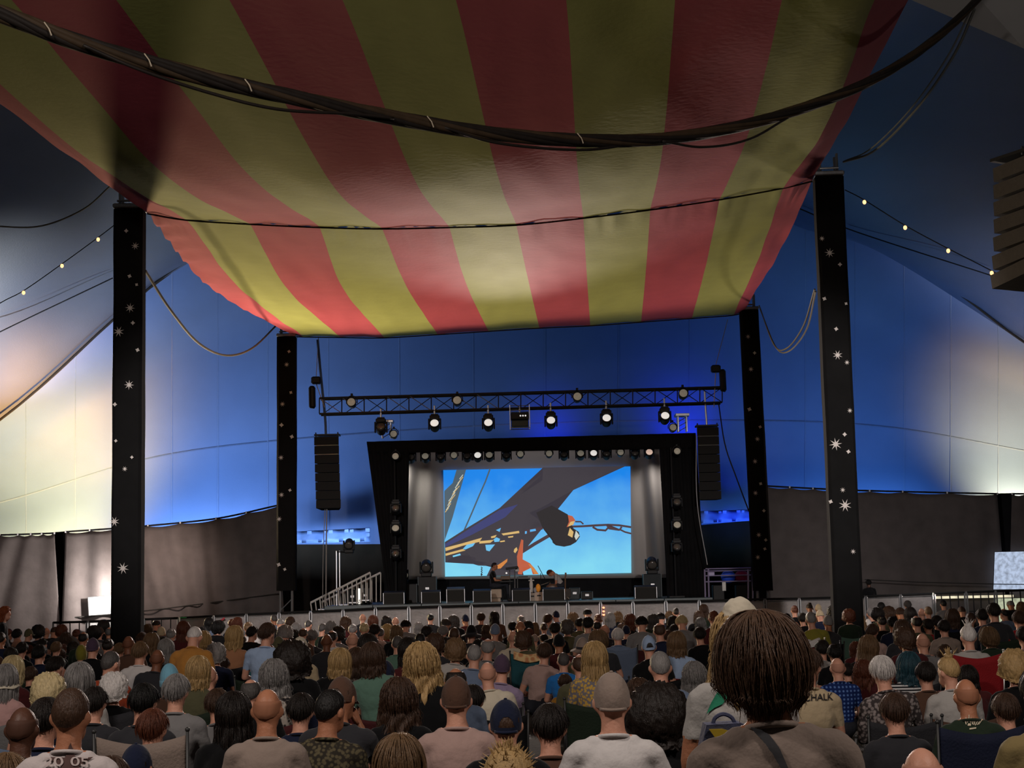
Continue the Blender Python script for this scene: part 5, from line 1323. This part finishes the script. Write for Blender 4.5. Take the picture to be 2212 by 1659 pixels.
def hairphrase(h, c, hat):
    c = c.replace('_', ' ')
    if h in HATN: return '%s %s' % ('pale blue' if hat == 'sky' else hat, HATN[h])
    if h == 'bald': return 'bald head'
    return {'crop': 'cropped %s hair', 'short': 'short %s hair', 'thin': 'thinning %s hair', 'fringe': 'fringe of %s hair', 'bob': '%s bob', 'long': 'long %s hair', 'wavy': 'wavy %s hair', 'curly': 'curly %s hair', 'afro': 'bushy %s hair', 'shag': 'shaggy %s hair', 'spiky': 'spiky %s hair', 'up': 'tied up %s hair', 'top': '%s topknot', 'pony': '%s ponytail'}[h] % c
recs = []
for ln in CROWD.strip().splitlines():
    t = ln.split(); r = dict(x=float(t[0]), y=float(t[1]), hw=float(t[2]), hair=t[3], hcol=t[4].replace('_', ' '), top=t[5].replace('_', ' '), pose='n', sk='p', sl='short', c=None, Y=None, hat=None, fix=False)
    for op in t[6:]:
        k, v = op.split('='); v = v.replace('_', ' ')
        r[{'p': 'pose', 'sk': 'sk', 'sl': 'sl', 'c': 'c', 'Y': 'Y', 'hat': 'hat'}[k]] = v
    r['Y'] = float(r['Y']) if r['Y'] else FPX * .158 / r['hw']; r['Y'] = min(r['Y'], 40.5)
    if r['hat'] is None and r['hair'] in HATN: r['hat'] = 'grey'
    recs.append(r)
NMAN = len(recs)
POLES = [(P(275, 1380, 31.5).x, 31.5), (P(1833, 1380, 31.5).x, 31.5)]
def xy(r):
    p = P(r['x'], r['y'], r['Y']); return p.x, p.y
def relax(rs, it=60, dmin=.57):
    for _ in range(it):
        pos = [xy(r) for r in rs]; mv = False
        for i in range(len(rs)):
            for j in range(i + 1, len(rs)):
                if abs(pos[i][0] - pos[j][0]) < dmin * .9 and abs(pos[i][1] - pos[j][1]) < dmin:
                    a, b = (rs[i], rs[j]) if rs[i]['Y'] > rs[j]['Y'] else (rs[j], rs[i]); a['Y'] = min(a['Y'] * 1.012, 43.5); b['Y'] *= .991; mv = True
        for r in rs:
            q = xy(r)
            for (px, py) in POLES:
                if abs(q[0] - px) < .6 and abs(q[1] - py) < .6: r['Y'] += .15 if q[1] > py else -.15; mv = True
        if not mv: break
relax(recs, 120)
# fillers between: only where a head would show
rng = random.Random(11)
front = [(r['x'], r['y'], FPX * .158 / r['Y'], r['Y']) for r in recs]
DARKS = ('black', 'navy', 'charcoal')
def visible(x, y, hw, Y):
    if y > 1416: return False
    for r in recs[:NMAN]:
        w = FPX * .158 / r['Y']
        if r['Y'] > Y and r['top'] not in DARKS and w > 15 and abs(r['x'] - x) < w * 1.25 + hw * .3 and r['y'] + w * .6 < y + hw * .6 < r['y'] + w * 3.4: return False
    for (a, b, w, d) in front:
        if d < Y and abs(a - x) < w * 1.35 + hw * .2 and y + hw * .5 > b + w * 1.25: return False
        if d < Y and abs(a - x) < w * .55 + hw * .25 and y + hw * .9 > b: return False
        if d >= Y and abs(a - x) < hw * .75 and b > y - hw * .2 and b < y + hw * 1.6: return False
    return True
cand = []
Yv = 15.0
while Yv < 42.5:
    X = -15.5
    while X < 15.5:
        Xj = X + rng.uniform(-.25, .25); Yj = Yv + rng.uniform(-.3, .3); H = rng.uniform(.86, 1.06) if Yj > 28 else rng.uniform(.95, 1.12)
        px, py = PX((Xj, Yj, H)); X += .78
        if -30 < px < 2240 and not (1510 < px < 1770 and Yj < 30): cand.append((px, py, FPX * .158 / Yj, Yj))
    Yv += .92
rng.shuffle(cand); cand.sort(key=lambda c: c[3])
HS = ['short', 'short', 'short', 'bob', 'long', 'curly', 'crop', 'wavy', 'thin', 'cap', 'bald', 'shag', 'up']; HCs = ['dark', 'dark', 'brown', 'brown', 'black', 'black', 'light brown', 'grey', 'dark grey', 'auburn']; TS = ['black', 'black', 'black', 'navy', 'charcoal', 'charcoal', 'brown', 'maroon', 'dark green', 'olive', 'grey', 'slate blue']
nfill = 0
for c in cand:
    if nfill >= 118: break
    if visible(*c):
        q = P(c[0], c[1], c[3])
        if any(abs(q.x - xy(r)[0]) < .46 and abs(q.y - xy(r)[1]) < .5 for r in recs): continue
        if any(abs(q.x - px) < .6 and abs(q.y - py) < .7 for px, py in POLES): continue
        h = rng.choice(HS); recs.append(dict(x=c[0], y=c[1], hw=c[2], hair=h, hcol=rng.choice(HCs), top=rng.choice(TS), pose=rng.choice(['n', 'n', 'n', 'l', 'r', 'tl', 'tr', 'd']), sk=rng.choice('pppt'), sl=rng.choice(['short', 'long']), c=None, Y=c[3], hat=rng.choice(['black', 'navy', 'grey', 'olive', 'beige']) if h == 'cap' else None, fix=False))
        front.append((c[0], c[1], c[2], c[3])); nfill += 1
# unique labels
def uniq(items, fmt):
    g = {}
    for r in items: g.setdefault(fmt(r), []).append(r)
    out = {}
    for k, v in g.items():
        v.sort(key=lambda r: (r['x'], r['y']))
        for i, r in enumerate(v):
            out[id(r)] = k if len(v) == 1 else (('leftmost' if i == 0 else 'rightmost' if i == len(v) - 1 else ord_(i) + ' from left') + ' ' + k)
    return out
lab = uniq(recs, lambda r: 'person with %s in %s top, %s %s' % (hairphrase(r['hair'], r['hcol'], r['hat']), r['top'], rowname(r['Y']), zone(r['x'])))
for k_, v_ in list(lab.items()):
    if len(v_.split()) > 16: v_ = v_.replace(' with ', ' ').replace(' in ', ' ')
    if len(v_.split()) > 16: v_ = v_.replace(' from left', '')
    lab[k_] = v_
PEOPLE = []
for r in recs:
    if r['pose'] == 'n' and recs.index(r) < NMAN: r['pose'] = rng.choice(['n', 'n', 'tl', 'tr']) if r['hw'] < 45 else 'n'
    hatm = r['hat']
    o, si, s, Mt = make_person(r['x'], r['y'], r['hw'], r['hair'], r['hcol'] if r['hcol'] != '-' else '-', r['top'], r['pose'], r['sk'], r['sl'], r['Y'], False, hatm)
    tag(o, lab[id(r)], 'person', 'seated people in the crowd'); r['obj'] = o; r['si'] = si; r['s'] = s
    PEOPLE.append(r)
# chairs
SILVER = mat('silver_chair_tube', (.55, .54, .52), .3, .1, 10, metal=.8); DARKT = mat('dark_chair_tube', (.05, .05, .05), .45, .2, 10, metal=.5)
chs = []
for i, r in enumerate(PEOPLE):
    if r['si'] == 0: continue
    if r['c'] is None:
        if r['Y'] > 30: continue
        r['c'] = rng.choice(['black', 'charcoal', 'black', 'navy', 'dark green', 'charcoal', 'maroon']) + '/' + rng.choice(['l', 's', 'l'])
    p = r['c'].split('/'); r['cc'] = p[0]; r['ck'] = p[1]; r['cf'] = SILVER if len(p) > 2 else DARKT; chs.append(r)
cl = uniq(chs, lambda r: '%s %s fabric camp chair, %s %s' % ({'h': 'high backed', 's': 'folding', 'l': 'low', 'x': 'tall backed'}[r['ck']], r['cc'], rowname(r['Y']), zone(r['x'])))
for r in chs:
    o = r['obj']; s = r['s']
    camp_chair((o.location.x, o.location.y, 0), 0, r['si'], s, r['ck'], mat('chair_' + r['cc'].replace(' ', '_'), tuple(v * .8 for v in srgb(*TOPC[r['cc']])), .8, .2, 5, .3, 60, spec=.2), r['cf'], cl[id(r)], r['Y'] < 22)
# ---------------------------------------------------------------- standing and nearest people
def person_at(label, *a, **k):
    o, si, s, Mt = make_person(*a, **k); tag(o, label, 'person', 'standing people'); return o
ging = person_at('person with ginger hair in black top standing at the left edge', 14, 1312, 20, 'bob', 'ginger', 'black', 'r', 'p', 'long', 27, True)
ging.rotation_euler.z = -1.2
POSES['near'] = dict(side=-.05, nod=.10, turn=.12); POSES['wh'] = dict(turn=-.35, side=.02)
near = person_at('person with shaggy brown hair and taupe top nearest the camera', 1640, 1345, 160, 'shag', 'chestnut', 'taupe', 'near', 't', 'long', 4.1, True)
wh = person_at('person with white wrapped head cloth and long blond hair in grey top', 1598, 1322, 80, 'wrap', 'blond', 'pale grey', 'wh', 't', 'short', 6.4, True, 'cream')
bo = person_at('dark silhouetted person standing before the black right curtain', 1876, 1252, 11, 'short', 'black', 'black', 'n', 'd', 'long', 50.3, True)
# prints laid onto the clothing
bpy.context.view_layer.update()
def decal(o, name, tris, m, off=.007):
    me = o.data; bvh = BVHTree.FromPolygons([v.co for v in me.vertices], [tuple(p.vertices) for p in me.polygons]); inv = o.matrix_world.inverted(); cl_ = inv @ CAM; v = []; f = []
    for t in tris:
        idx = []
        for (x, y) in t:
            d = (inv @ P(x, y, 10) - cl_).normalized(); hit, nrm, i, dist = bvh.ray_cast(cl_, d)
            if hit is None: idx = None; break
            v.append(hit + nrm * off); idx.append(len(v) - 1)
        if idx: f.append(tuple(idx))
    if f: return link(name, mesh(name, v, f), m, o)
def subdiv(polys, n=5, L=4.0):
    bm = bmesh.new()
    for p in polys:
        vs_ = [bm.verts.new((x, y, 0)) for x, y in p]; bm.faces.new(vs_)
    bmesh.ops.triangulate(bm, faces=bm.faces[:])
    for _ in range(n):
        bmesh.ops.subdivide_edges(bm, edges=[e for e in bm.edges if e.calc_length() > L], cuts=1); bmesh.ops.triangulate(bm, faces=bm.faces[:])
    out = [[(v.co.x, v.co.y) for v in f.verts] for f in bm.faces]; bm.free(); return out
def text_tris(s, x0, y0, h, wscale=1.0, slant=0.0, bold=.012):
    c = bpy.data.curves.new('txt', 'FONT'); c.body = s; c.size = h * 1.35; c.offset = bold * h; o = bpy.data.objects.new('txt', c); COL.objects.link(o)
    me = bpy.data.meshes.new_from_object(o.evaluated_get(bpy.context.evaluated_depsgraph_get())); bpy.data.objects.remove(o)
    w = max(v.co.x for v in me.vertices)
    polys = [[(x0 + me.vertices[i].co.x * wscale, y0 - me.vertices[i].co.y + slant * me.vertices[i].co.x) for i in p.vertices] for p in me.polygons]
    return polys, w
def find(x, y):
    return min(PEOPLE, key=lambda r: abs(r['x'] - x) + abs(r['y'] - y))['obj']
DARKP = mat('dark_print', (.02, .018, .02), .9)
ck = find(1746, 1404); pl, w_ = text_tris('CHALK', 0, 0, 14, 1, 0)
pl, w_ = text_tris('CHALK', 1737, 1516, 15, 58 / w_, -.06); decal(ck, 'shirt_lettering', subdiv(pl, 3), DARKP, .009)
st = find(155, 1488); BROWNP = mat('brown_print', (.09, .05, .045), .9); PALEP = mat('pale_print', (.5, .42, .4), .9)
cx, cy = 152, 1652; sp = []
for i in range(10):
    a = math.pi * i / 5; rr_ = 52 if i % 2 == 0 else 19; sp.append((cx + rr_ * math.sin(a), cy - rr_ * .92 * math.cos(a)))
decal(st, 'star_print', subdiv([[(cx, cy), sp[i], sp[(i + 1) % 10]] for i in range(10)]), BROWNP)
pl, w_ = text_tris('20 05', 0, 0, 20); pl, w_ = text_tris('20 05', 96, 1657, 20, 96 / w_); decal(st, 'shirt_lettering', subdiv(pl, 4), PALEP, .012)
# dark raglan sleeves of that shirt
sl_ = TOPC
for i_ in (3,):
    st.material_slots[3].link = 'OBJECT'; st.material_slots[3].material = topm('charcoal')
sb = find(2085, 1465); RAY = mat('cream_print', (.62, .52, .38), .9); rays = []
for k, (bx, by, ex, ey) in enumerate(((2087, 1566, 2084, 1554), (2090, 1562, 2087, 1550), (2093, 1560, 2093, 1544), (2097, 1562, 2097, 1551), (2100, 1566, 2102, 1555), (2103, 1567, 2106, 1556), (2106, 1568, 2111, 1557), (2110, 1567, 2118, 1555), (2113, 1566, 2122, 1555))):
    rays.append([(bx - 1, by), (bx + 1, by), (ex + 1, ey), (ex - 1, ey)])
rays.append([(2090, 1569), (2097, 1569), (2097, 1564), (2091, 1564)]); rays.append([(2094, 1574), (2108, 1572), (2108, 1575), (2094, 1577)])
decal(sb, 'sunburst_print', subdiv([[ (x, y) for x, y in q] for q in rays], 2), RAY)
decal(wh, 'green_print', subdiv([[(1528, 1543), (1536, 1518), (1548, 1498), (1562, 1482), (1574, 1484), (1578, 1502), (1562, 1522), (1545, 1530)]], 4), mat('green_motif', (.02, .20, .11), .9))
decal(near, 'bag_strap', subdiv([[(1622, 1578), (1632, 1572), (1662, 1592), (1684, 1622), (1702, 1662), (1686, 1662), (1668, 1630), (1648, 1604)]], 4), mat('dark_strap', (.03, .03, .034), .7), .010)
# tote bag held between the two nearest people
tb = empty('tote_bag', P(1572, 1640, 4.6), 'blue and yellow tote bag beside the nearest person', 'bag'); o_ = tb.location.copy()
MB().prism([P(x, y, 4.6) - o_ for x, y in ((1526, 1566), (1600, 1562), (1640, 1580), (1650, 1690), (1500, 1690))], (0, .09, 0)).build('bag_body', mat('bag_blue', srgb(74, 78, 104), .8, .2, 6, .3, 30), tb)
MB().prism([P(x, y, 4.6) - o_ - Vector((0, .008, 0)) for x, y in ((1531, 1575), (1560, 1574), (1606, 1588), (1556, 1609))], (0, .006, 0)).build('yellow_patch', mat('bag_yellow', srgb(200, 170, 50), .8), tb)
MB().tube(spline([P(x, y, 4.6) - o_ + Vector((0, .04, 0)) for x, y in ((1543, 1568), (1549, 1553), (1566, 1545), (1584, 1552), (1592, 1566))], 14), .006, 6).build('bag_handle', mat('bag_blue', (0, 0, 0)), tb)
# umbrella among the far left crowd
um = empty('umbrella', P(142, 1420, 33), 'dark grey open umbrella in the crowd by the near left pole', 'umbrella'); um.location.z = 0
zt = P(142, 1372, 33).z; MB().ell((0, 0, zt - .22), (.30, .30, .22), 16, 6, None, 0, math.pi / 2).build('canopy', mat('umbrella_cloth', (.06, .055, .05), .8), um, True)
bar('shaft', (0, 0, 0), (0, 0, zt + .04), .01, STEEL, um, 6)
for k in range(8): a = k * math.pi / 4; bar('rib', (0, 0, zt - .02), (math.cos(a) * .29, math.sin(a) * .29, zt - .22), .004, STEEL, um, 4)
# towels over chair backs
def towel(label, px_, w, h, m):
    r = min(PEOPLE, key=lambda r: abs(r['x'] - px_[0]) + abs(r['y'] - px_[1])); o = r['obj']; k = r['s']; zt_ = (SEATS[r['si']] - .045 + .46 + CHH[r.get('ck', 's')]) * k; yb = o.location.y - .30 * k
    G = []
    for j in range(11):
        t = j / 10
        G.append([Vector((o.location.x + (i / 5 - 1) * w * k, (yb + .10 - .125 * min(1, j / 2)) - .012 * j * 0 + .012 * math.sin(i * 1.4), zt_ + .015 - .055 * (1 - abs(i / 5 - 1) ** 1.6) - h * max(0, t - .2))) for i in range(11)])
    tag(link('towel', grid_mesh('towel', G, .012), m), label, 'towel')
towel('blue striped towel over a chair back before the left drape', (1018, 1352), .22, .45, patm('toweltripe', srgb(90, 140, 200), srgb(150, 110, 90), 6, 'stripe'))
towel('patterned gold cloth over the teal chair back below the picture', (1130, 1366), .24, .14, patm('goldcloth', srgb(190, 130, 90), srgb(220, 190, 140), 14, 'blob'))
towel('white towel over the red chair back by the near right pole', (1718, 1342), .22, .12, topm('white'))
# ---------------------------------------------------------------- musicians and instruments
POSES['keys'] = dict(arms='keys', nod=.05); POSES['gtr'] = dict(arms='guitar', lean=.55, nod=.65)
def musician(x, ytop, Y, pose, rz, hair, hcol, top, label, seat):
    me, Mh, H, Mt = variant(seat, pose); o = bpy.data.objects.new('person', me); COL.objects.link(o)
    p = P(x, ytop, Y); s = (p.z - DECK) / (H + .01); o.scale = (s,) * 3; o.rotation_euler.z = rz
    hx = Matrix.Rotation(rz, 3, 'Z') @ (Mh @ HC) * s; o.location = (p.x - hx.x, Y, DECK)
    for i, mm in enumerate((skinm('t'), topm(top), PANTS, skinm('t'), SHOE)): o.material_slots[i].link = 'OBJECT'; o.material_slots[i].material = mm
    pinst('hair', hair_mesh(hair), hairm(hcol), o, Mh @ Matrix.Translation(HC)); tag(o, label, 'person', 'musicians'); return o
kp = musician(1068, 1215, 49.6, 'keys', -math.pi / 2, 'crop', 'dark', 'black', 'seated keyboard player in black shirt on stage', 3)
gp = musician(1188, 1234, 49.6, 'gtr', math.pi / 2, 'short', 'auburn', 'pale grey', 'hunched guitarist in pale shirt seated on stage', 3)
CARD = mat('plywood', (.42, .33, .25), .7, .2, 8)
def stool(o, label, m):
    r = empty('stool', (o.location.x, o.location.y, DECK), label, 'stool'); h = .46 * o.scale.x - .03
    MB().box((0, 0, h - .14), (.5, .42, .28), bev=.02).build('seat_box', m, r); MB().box((.06, 0, (h - .28) / 2), (.30, .34, h - .28), bev=.01).build('pedestal', m, r)
stool(kp, 'pale plywood box stool under the keyboard player', CARD); stool(gp, 'low dark box stool under the guitarist', mat('dark_stool', (.06, .05, .045), .7))
kb = empty('keyboard_rig', P(1104, 1300, 49.6), 'stand with stacked keyboards and gadgets before the keyboard player', 'keyboard'); o_ = kb.location.copy(); o_.z = DECK; kb.location.z = DECK
def L_(x, y, dy=0): return P(x, y, 49.6) - Vector((o_.x, o_.y, DECK)) + Vector((0, dy, 0))
for a, b in (((1084, 1300), (1100, 1262)), ((1100, 1300), (1084, 1262))): bar('stand_leg', L_(*a), L_(*b), .018, BLACK, kb, 6)
bar('stand_post', L_(1101, 1302), L_(1101, 1232), .022, ALU, kb, 6); bar('stand_post', L_(1112, 1302), L_(1112, 1232), .022, ALU, kb, 6); bar('stand_post', L_(1118, 1290), L_(1118, 1246), .014, ALU, kb, 6)
MB().box(L_(1092, 1248), (.30, .95, .12), bev=.01).build('lower_keyboard', mat('wood_panel', (.14, .09, .06), .5), kb); MB().box(L_(1094, 1256), (.42, .9, .05), bev=.008).build('key_bed', BLACK, kb)
MB().box(L_(1106, 1227), (.40, .7, .07), rot=Matrix.Rotation(-.12, 3, 'Y'), bev=.008).build('upper_keyboard', BLACK, kb); MB().box(L_(1117, 1230), (.12, .3, .14), bev=.01).build('white_gadget', mat('white_gadget', (.6, .57, .55), .5), kb); MB().ell(L_(1094, 1238), (.03,) * 3, 8, 6).build('small_lamp', LENS_ON, kb)
MB().box(L_(1130, 1246), (.3, .4, .03)).build('sheet_tray', BLACK, kb)
for x, y, nm, lb in ((1168, 1258, 'tall', 'tall boom microphone stand left of the guitarist'),):
    ms = empty('microphone_stand', P(x, 1302, 49.2), lb, 'microphone stand'); ms.location.z = DECK; b_ = Vector((ms.location.x, 49.2, DECK)); Q = lambda x, y: P(x, y, 49.2) - b_
    bar('mast', (0, 0, 0), Q(1168, 1238), .012, BLACK, ms, 6); bar('boom', Q(1162, 1222), Q(1177, 1250), .012, BLACK, ms, 6); bar('arm', Q(1168, 1264), Q(1186, 1258), .010, STEEL, ms, 6)
    for k in range(3): a = k * 2.1; bar('foot', (0, 0, .06), (.25 * math.cos(a), .25 * math.sin(a), .01), .01, BLACK, ms, 6)
    MB().ell(Q(1186, 1258), (.025, .025, .04), 8, 6).build('microphone', BLACK, ms)
gt = empty('electric_guitar', P(1220, 1292, 49.4), 'electric guitar with pale body leaning upright behind the guitarist', 'guitar'); b_ = gt.location.copy(); Q = lambda x, y: P(x, y, 49.4) - b_
MB().prism([Q(x, y) for x, y in ((1216, 1275), (1221, 1278), (1224, 1278), (1228, 1272), (1228, 1280), (1226, 1286), (1229, 1294), (1224, 1290), (1216, 1288), (1215, 1282))], (0, .06, 0)).build('guitar_body', mat('pale_maple', (.50, .38, .27), .4), gt)
bar('neck', Q(1221, 1278), Q(1221, 1244), .022, mat('neck_wood', (.18, .10, .06), .5), gt, 6); MB().box(Q(1222, 1241), (.06, .03, .12), bev=.01).build('headstock', mat('neck_wood', (0, 0, 0)), gt); bar('stand_leg', Q(1226, 1290), Q(1229, 1302), .012, BLACK, gt, 6)
ag = empty('acoustic_guitar', P(1190, 1270, 49.3), 'small guitar held across the knees of the guitarist', 'guitar'); b_ = ag.location.copy(); Q = lambda x, y: P(x, y, 49.25) - b_
MB().ell(Q(1192, 1271), (.20, .05, .15), 16, 10).build('guitar_body', mat('dark_guitar', (.10, .05, .03), .35), ag, True); bar('neck', Q(1190, 1268), Q(1186, 1256), .025, mat('neck_wood', (0, 0, 0)), ag, 6)
for x, y0, w, lb, c in ((1150, 1281, 14, 'pale crate of pedals between the two musicians', (.45, .38, .32)), (1164, 1279, 16, 'pale plywood box beside the microphone stand', (.50, .38, .30))):
    a = P(x, y0, 49.1); r = empty('small_crate', (a.x, 49.1, DECK), lb, 'crate'); h = a.z - DECK; w = w * 49 / FPX; MB().box((0, 0, h / 2), (w, .3, h), bev=.01).build('case_body', mat(lb[:12].replace(' ', '_'), c, .7), r); MB().box((0, -.16, h * .6), (w * .5, .02, .04), bev=.004).build('handle_slot', BLACK, r)
fg = empty('toy_ornament', P(1156, 1281, 49.1), 'cluster of pale and orange ornaments on the pale crate', 'ornament')
MB().tube([(-.12, 0, .02), (-.12, 0, .28), (-.12, 0, .50)], [.05, .06, .02], 8).build('pale_figure', mat('ornament_white', (.6, .58, .55), .5), fg); bar('cross_bar', (-.2, 0, .40), (-.02, 0, .40), .02, mat('ornament_white', (0, 0, 0)), fg, 6); MB().ell((.10, 0, .16), (.08, .08, .13), 10, 8).build('orange_figure', mat('ornament_orange', (.75, .28, .03), .5, emit=.1), fg, True); MB().ell((.0, 0, .09), (.06, .06, .09), 10, 8).build('grey_figure', mat('ornament_grey', (.3, .3, .32), .5), fg, True)
